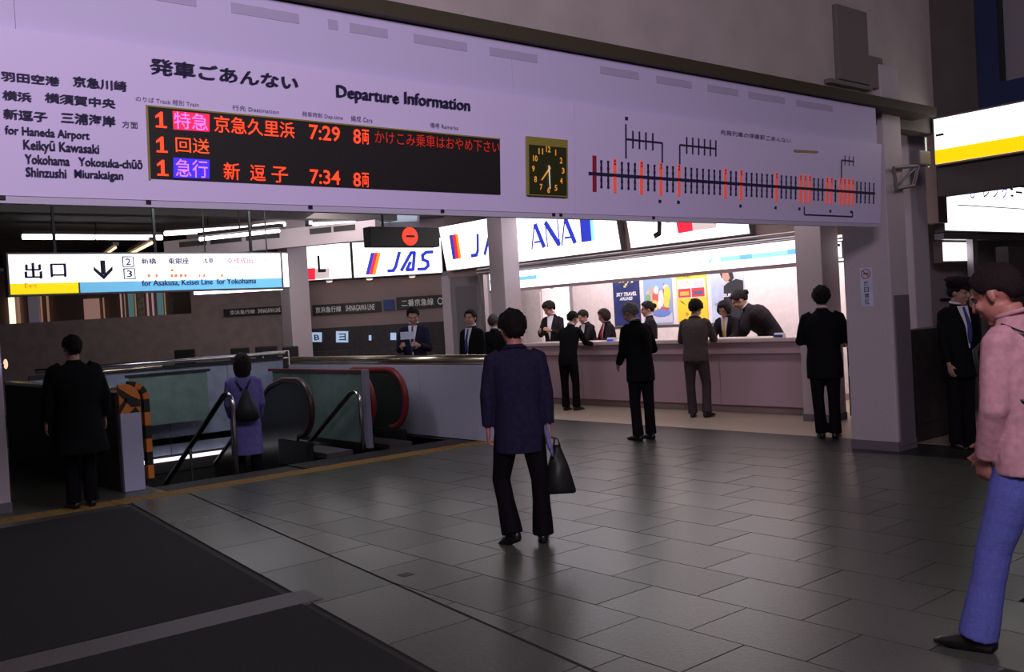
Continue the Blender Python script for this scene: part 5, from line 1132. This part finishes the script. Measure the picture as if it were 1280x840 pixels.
# man in the pink shirt, cropped by the right edge
p2 = CAMP + wray(1292, 600) * (4.15 / F_PX)
r2_, f2, fin2 = person('man in a pink shirt and blue jeans with a black backpack, at the right edge', p2.x, p2.y, 0, 66, hair=('crop', HAIRW), top=('shirt', PINKS), legs=JEAN, skin=SKINR, vox=.008, collar=PINKS, hem=-.06, fit=1.10, sleeve=.97, face=True, trfit=1.08, hemr=.082, toppx=(1270, 328),
    H=1.70, lean=6, hyaw=6, hpitch=24, lleg=((-.04, .34, -1), (0, .22, -1)), rleg=((.06, -.18, -1), (.02, -.30, -1)), larm=((-.16, .02, -1), (.30, .35, -1)), rarm=((.12, .22, -1), (-.5, .45, -.8)), footyaw=(12, -12), curl=.9)
bp = empty('backpack', tuple(W2(r2_, f2.chest - f2.fw * .2)), 'black backpack worn by the man in the pink shirt, half out of frame', 'backpack', None, r2_.rotation_euler.z)
b = MB(); k = f2.k
secs = [(f2.P + V((.02, -.16, .04)), .13, .05), (f2.waist + V((.02, -.19, -.02)), .16, .085), (f2.chest + V((.02, -.20, 0)), .16, .09), (f2.chest + V((.02, -.17, .15)), .13, .06), (f2.chest + V((.02, -.14, .20)), .06, .02)]
b.loft([(c_, a, d_, V((1, 0, 0)), V((0, 1, 0))) for c_, a, d_ in secs], 20); b.bm.transform(wm(r2_)); b.out('bag_body', mat('backpack_black', (.012, .012, .014), .6, bump=.3, bscale=20), bp, True)
for s_ in (-1, 1):
    pts = [f2.chest + f2.up * .15 - f2.fw * .12 + f2.rt * s_ * .09, f2.nb + f2.rt * s_ * .10 + f2.up * -.012, f2.chest + f2.up * .13 + f2.fw * .115 + f2.rt * s_ * .13, f2.chest - f2.up * .02 + f2.fw * .09 + f2.rt * s_ * .165, f2.chest - f2.up * .08 - f2.fw * .04 + f2.rt * s_ * .165, f2.chest - f2.up * .14 - f2.fw * .13 + f2.rt * s_ * .13, f2.chest - f2.up * .16 - f2.fw * .18 + f2.rt * s_ * .10]
    MB().tube([W2(r2_, p) for p in pts], .016, 8).out('shoulder_strap', BLACK, bp, True)

# woman on the stairs
r3_, f3, fin3 = person('woman in a violet coat with a black backpack going down the stairs', 4.93, 10.88, -.34, 0, toppx=(322, 441), hair=('long', HAIRW), top=('coat', COATV), vox=.011, collar=False, hem=-.40, fit=1.0, flare=.01, H=1.60, hpitch=8, lleg=((-.03, .15, -1), (0, -.1, -1)), rleg=((.03, -.02, -1), (0, -.05, -1)), larm=((-.12, .2, -1), (.1, .5, -.6)), rarm=((.12, .15, -1), (-.1, .5, -.6)))
bk = empty('backpack', tuple(W2(r3_, f3.waist - f3.fw * .2)), 'small black teardrop backpack on the woman in the violet coat', 'backpack', None, r3_.rotation_euler.z)
b = MB(); b.loft([(f3.waist + V((.02, -.17, -.12)), .10, .03, V((1, 0, 0)), V((0, 1, 0))), (f3.waist + V((.02, -.19, -.08)), .145, .07, V((1, 0, 0)), V((0, 1, 0))), (f3.waist + V((.02, -.19, .04)), .12, .07, V((1, 0, 0)), V((0, 1, 0))), (f3.chest + V((.02, -.16, .0)), .05, .04, V((1, 0, 0)), V((0, 1, 0))), (f3.chest + V((.02, -.14, .07)), .02, .02, V((1, 0, 0)), V((0, 1, 0)))], 18)
b.bm.transform(wm(r3_)); b.out('bag_body', mat('backpack_black', (.012, .012, .014), .6, bump=.3, bscale=20), bk, True)
for s_ in (-1, 1): MB().tube([W2(r3_, p) for p in (f3.chest - f3.fw * .15 + f3.up * .06 + f3.rt * s_ * .02, f3.chest + f3.up * .15 - f3.fw * .11 + f3.rt * s_ * .07, f3.nb + f3.rt * s_ * .10 - f3.up * .02)], .012, 8).out('shoulder_strap', BLACK, bk, True)

# dark figure at the left
person('dark silhouetted man in a wide coat beside the left edge column', 2.74, 9.80, 0, 15, toppx=(92, 419), top=('coat', SUITK), vox=.012, collar=False, hem=-.34, fit=1.28, flare=.05, wide=1.15, H=1.72, hyaw=10, larm=((-.30, .0, -1), (-.05, .2, -1)), rarm=((.30, .0, -1), (.05, .2, -1)))
# customers at the counter
person('dark suited man leaning on the counter, leftmost of the customers', 10.78, 11.46, 0, -34, toppx=(722, 389), top=('jacket', SUITK), vox=.012, collar=True, hem=-.10, H=1.66, lean=16, hpitch=22, hyaw=-8, lleg=((-.03, .02, -1), (0, .0, -1)), rleg=((.06, .10, -1), (0, -.05, -1)), larm=((-.2, .6, -.8), (.1, 1, .1)), rarm=((.1, .7, -.7), (-.1, 1, .12)))
r5_, f5, fin5 = person('grey haired man in a black suit looking down with a folded paper under his arm', 8.74, 8.02, 0, 38, toppx=(795, 378), hair=('grey', HAIRG), top=('jacket', SUITK), vox=.011, collar=True, hem=-.16, fit=1.08, H=1.70, lean=6, hpitch=26, hyaw=12, face=True, larm=((-.10, .15, -1), (.2, .6, -.5)), rarm=((.25, -.15, -1), (.0, .9, -.25)), lleg=((-.02, .06, -1), (0, -.08, -1)), rleg=((.02, -.04, -1), (0, -.02, -1)))
hp5 = W2(r5_, f5.wr[1] + f5.hd[1] * .05)
pb_ = empty('folded_paper', tuple(hp5 - RT * 0), 'folded grey paper held under the arm of the grey haired man', 'paper')
b = MB(); pp = ony(824, 447, hp5.y); c_ = hp5 + V((0, 0, -.02)); b.box(-.13, .13, -.02, .02, -.035, .035); b.bm.transform(Matrix.Translation(hp5 + RT * .03) @ Matrix.Rotation(math.atan2(RT.y, RT.x), 4, 'Z') @ Matrix.Rotation(.35, 4, 'Y')); b.out('sheets', mat('grey_paper', (.10, .12, .12), .6), pb_)
person('man in a brown grey suit writing at the counter, back to the hall', 10.80, 8.84, 0, -12, toppx=(872, 375), top=('jacket', SUITBR), legs=TRBR, hair=('full', HAIRB), vox=.011, collar=False, lapel=True, hem=-.06, fit=1.06, H=1.68, lean=9, hpitch=24, hyaw=-6, lleg=((-.04, .03, -1), (.02, .05, -1)), rleg=((.10, .16, -1), (.0, -.22, -1)), larm=((-.3, .35, -1), (.4, 1, .1)), rarm=((.35, .35, -1), (-.3, 1, .1)), footyaw=(5, -25))
person('man in a black suit standing with folded arms by the right counter column', 9.76, 6.14, 0, -6, toppx=(1023, 359), hair=('full', HAIRB), top=('jacket', SUITK), vox=.010, collar=True, hem=-.20, fit=1.10, wide=1.1, H=1.72, lean=1, hpitch=4, hyaw=10, larm=((-.30, .15, -1), (.75, .8, -.1)), rarm=((.32, .15, -1), (-.75, .8, -.05)), lleg=((-.02, .02, -1), (.06, 0, -1)), rleg=((.0, .0, -1), (.0, 0, -1)), footyaw=(15, -5))
# staff behind the counter
def clerk(label, px_, py_, X, rot, H=1.58, z=0.0, **kw):
    c_ = onx(px_, 420, X)
    a = dict(vox=.012, top=('uniform', UNIF), legs=TRK, hair=('bob', HAIRW), face=True, front='plain', H=H, toppx=(px_, py_))
    a.update(kw); return person(label, c_.x, c_.y, z, rot, **a)
clerk('clerk with short dark hair standing and looking down, before the bright doorway', 692, 377, 12.6, 150, hair=('full', HAIRB), hpitch=30, hyaw=-25, larm=((-.2, .3, -1), (.5, 1, .35)), rarm=((.2, .3, -1), (-.5, 1, .3)))
clerk('dark suited clerk leaning towards the customer, left of the bob haired clerk', 739, 387, 12.6, 125, hair=('short', HAIRB), lean=12, hpitch=22, larm=((-.1, .6, -.8), (.3, 1, -.1)), rarm=((.1, .6, -.8), (-.2, 1, -.1)))
clerk('bob haired clerk with a white collar and red scarf behind the counter', 763, 386, 12.45, 112, front=SCARF, lean=6, hpitch=22, larm=((-.1, .4, -.9), (.3, 1, -.1)), rarm=((.1, .4, -.9), (-.3, 1, -.1)))
clerk('clerk with her hair in a bun and a white collar, behind the grey haired man', 813, 377, 12.4, 100, hair=('bun', HAIRB), hpitch=8, larm=((-.1, .2, -1), (.2, 1, -.2)), rarm=((.1, .2, -1), (-.2, 1, -.2)))
clerk('dark uniformed clerk looking down over the counter, in front of the black uniform poster', 913, 376, 12.4, 150, hair=('bob', HAIRB), front=mat('scarf_yellow', (.5, .36, .16), .7), lean=10, hpitch=30, larm=((-.1, .5, -.9), (.3, 1, -.3)), rarm=((.1, .5, -.9), (-.2, 1, -.3)))
clerk('dark uniformed clerk stooping low with a broad rounded back, rightmost of the staff', 966, 361, 13.0, 96, hair=('bun', HAIRB), lean=40, hpitch=34, wide=1.35, fit=1.5, face=True, front=None, larm=((-.1, .7, -.8), (.3, 1, -.3)), rarm=((.1, .7, -.8), (-.2, 1, -.3)))
# men behind the pale wall
def bystander(label, px_, py_, dep, rot, H=1.7, **kw):
    c_ = CAMP + wray(px_, py_) * (dep / F_PX); a = dict(vox=.012, H=H); a.update(kw); return person(label, c_.x, c_.y, 0, rot, **a)
r6_, f6, fin6 = bystander('dark haired man reading papers, facing the camera behind the pale wall', 517, 400, 14.6, 165, toppx=(514, 384), face=True, front=TIE, top=('jacket', SUITN), hpitch=22, hyaw=12, larm=((-.2, .2, -1), (.4, 1, .25)), rarm=((.2, .2, -1), (-.4, 1, .25)), curl=.9)
hp6 = W2(r6_, (f6.wr[0] + f6.wr[1]) / 2 + f6.fw * .12 + V((0, 0, .10))); pr6 = prop('leaflet', 'pale blue leaflet held by the man reading behind the pale wall', 'paper', hp6.x, hp6.y, hp6.z, .20, .004, .11, PAPERB, math.atan2(RT.y, RT.x))
bystander('man in a black suit with a pale shirt front beside the grey pier', 589, 400, 14.6, 140, toppx=(589, 387), face=True, front=TIE, hyaw=10)
bystander('man in a black suit seen from behind, next to the light grey column', 617, 400, 15.4, -25, toppx=(618, 393), hair=('grey', mat('hair_dark_grey', (.035, .03, .03), .6)), hyaw=-20)
# capped man at the right
person('man in a dark uniform and peaked cap standing left of the pink shirted man', 9.75, 4.60, 0, 222, toppx=(1213, 349), hair=('short', HAIRB), top=('uniform', SUITK), vox=.011, face=True, front=TIE, cap=UNIF, hem=-.16, fit=1.12, H=1.70, hpitch=10, hyaw=20, larm=((-.15, .05, -1), (.0, .3, -1)), rarm=((.15, .05, -1), (.0, .3, -1)))

# small dark seat backs showing over the parapet
for i, (xx, yy, w_) in enumerate(((231, 440, 26), (300, 438, 24), (333, 436, 28), (363, 436, 20))):
    c_ = CAMP + wray(xx, yy) * (19.0 / F_PX); hw_ = w_ / 2 * 19.0 / F_PX
    t = empty('waiting_seat', (c_.x, c_.y, 0), None, 'seat', 'waiting seats beyond the stairwell', math.atan2(RT.y, RT.x))
    t['label'] = ('low dark seat back over the parapet, leftmost', 'dark seat back just left of the violet coated woman', 'dark seat back right behind the violet coated woman', 'dark seat back at the foot of the far column')[i]
    b = MB().box(-hw_, hw_, -.03, .03, .45, c_.z + .05).bevel(.025); b.bm.transform(wm(t)); b.out('backrest', mat('seat_dark', (.02, .017, .018), .6), t)
    b = MB().box(-hw_, hw_, -.45, .03, .40, .45); b.bm.transform(wm(t)); b.out('seat', mat('seat_dark', (.02, .017, .018), .6), t)
    for s_ in (-1, 1): b = MB().tube([(s_ * hw_ * .8, -.2, 0), (s_ * hw_ * .8, -.2, .42)], .02, 8); b.bm.transform(wm(t)); b.out('leg', BLACK, t)

# ------------------------------------------------------------------ freeze the modelled figures
dg = bpy.context.evaluated_depsgraph_get(); dg.update()
new = [(o, bpy.data.meshes.new_from_object(o.evaluated_get(dg))) for o in BAKE]
for o, me in new:
    o.modifiers.clear(); old = o.data; o.data = me; bpy.data.meshes.remove(old)
    for p in me.polygons: p.use_smooth = True
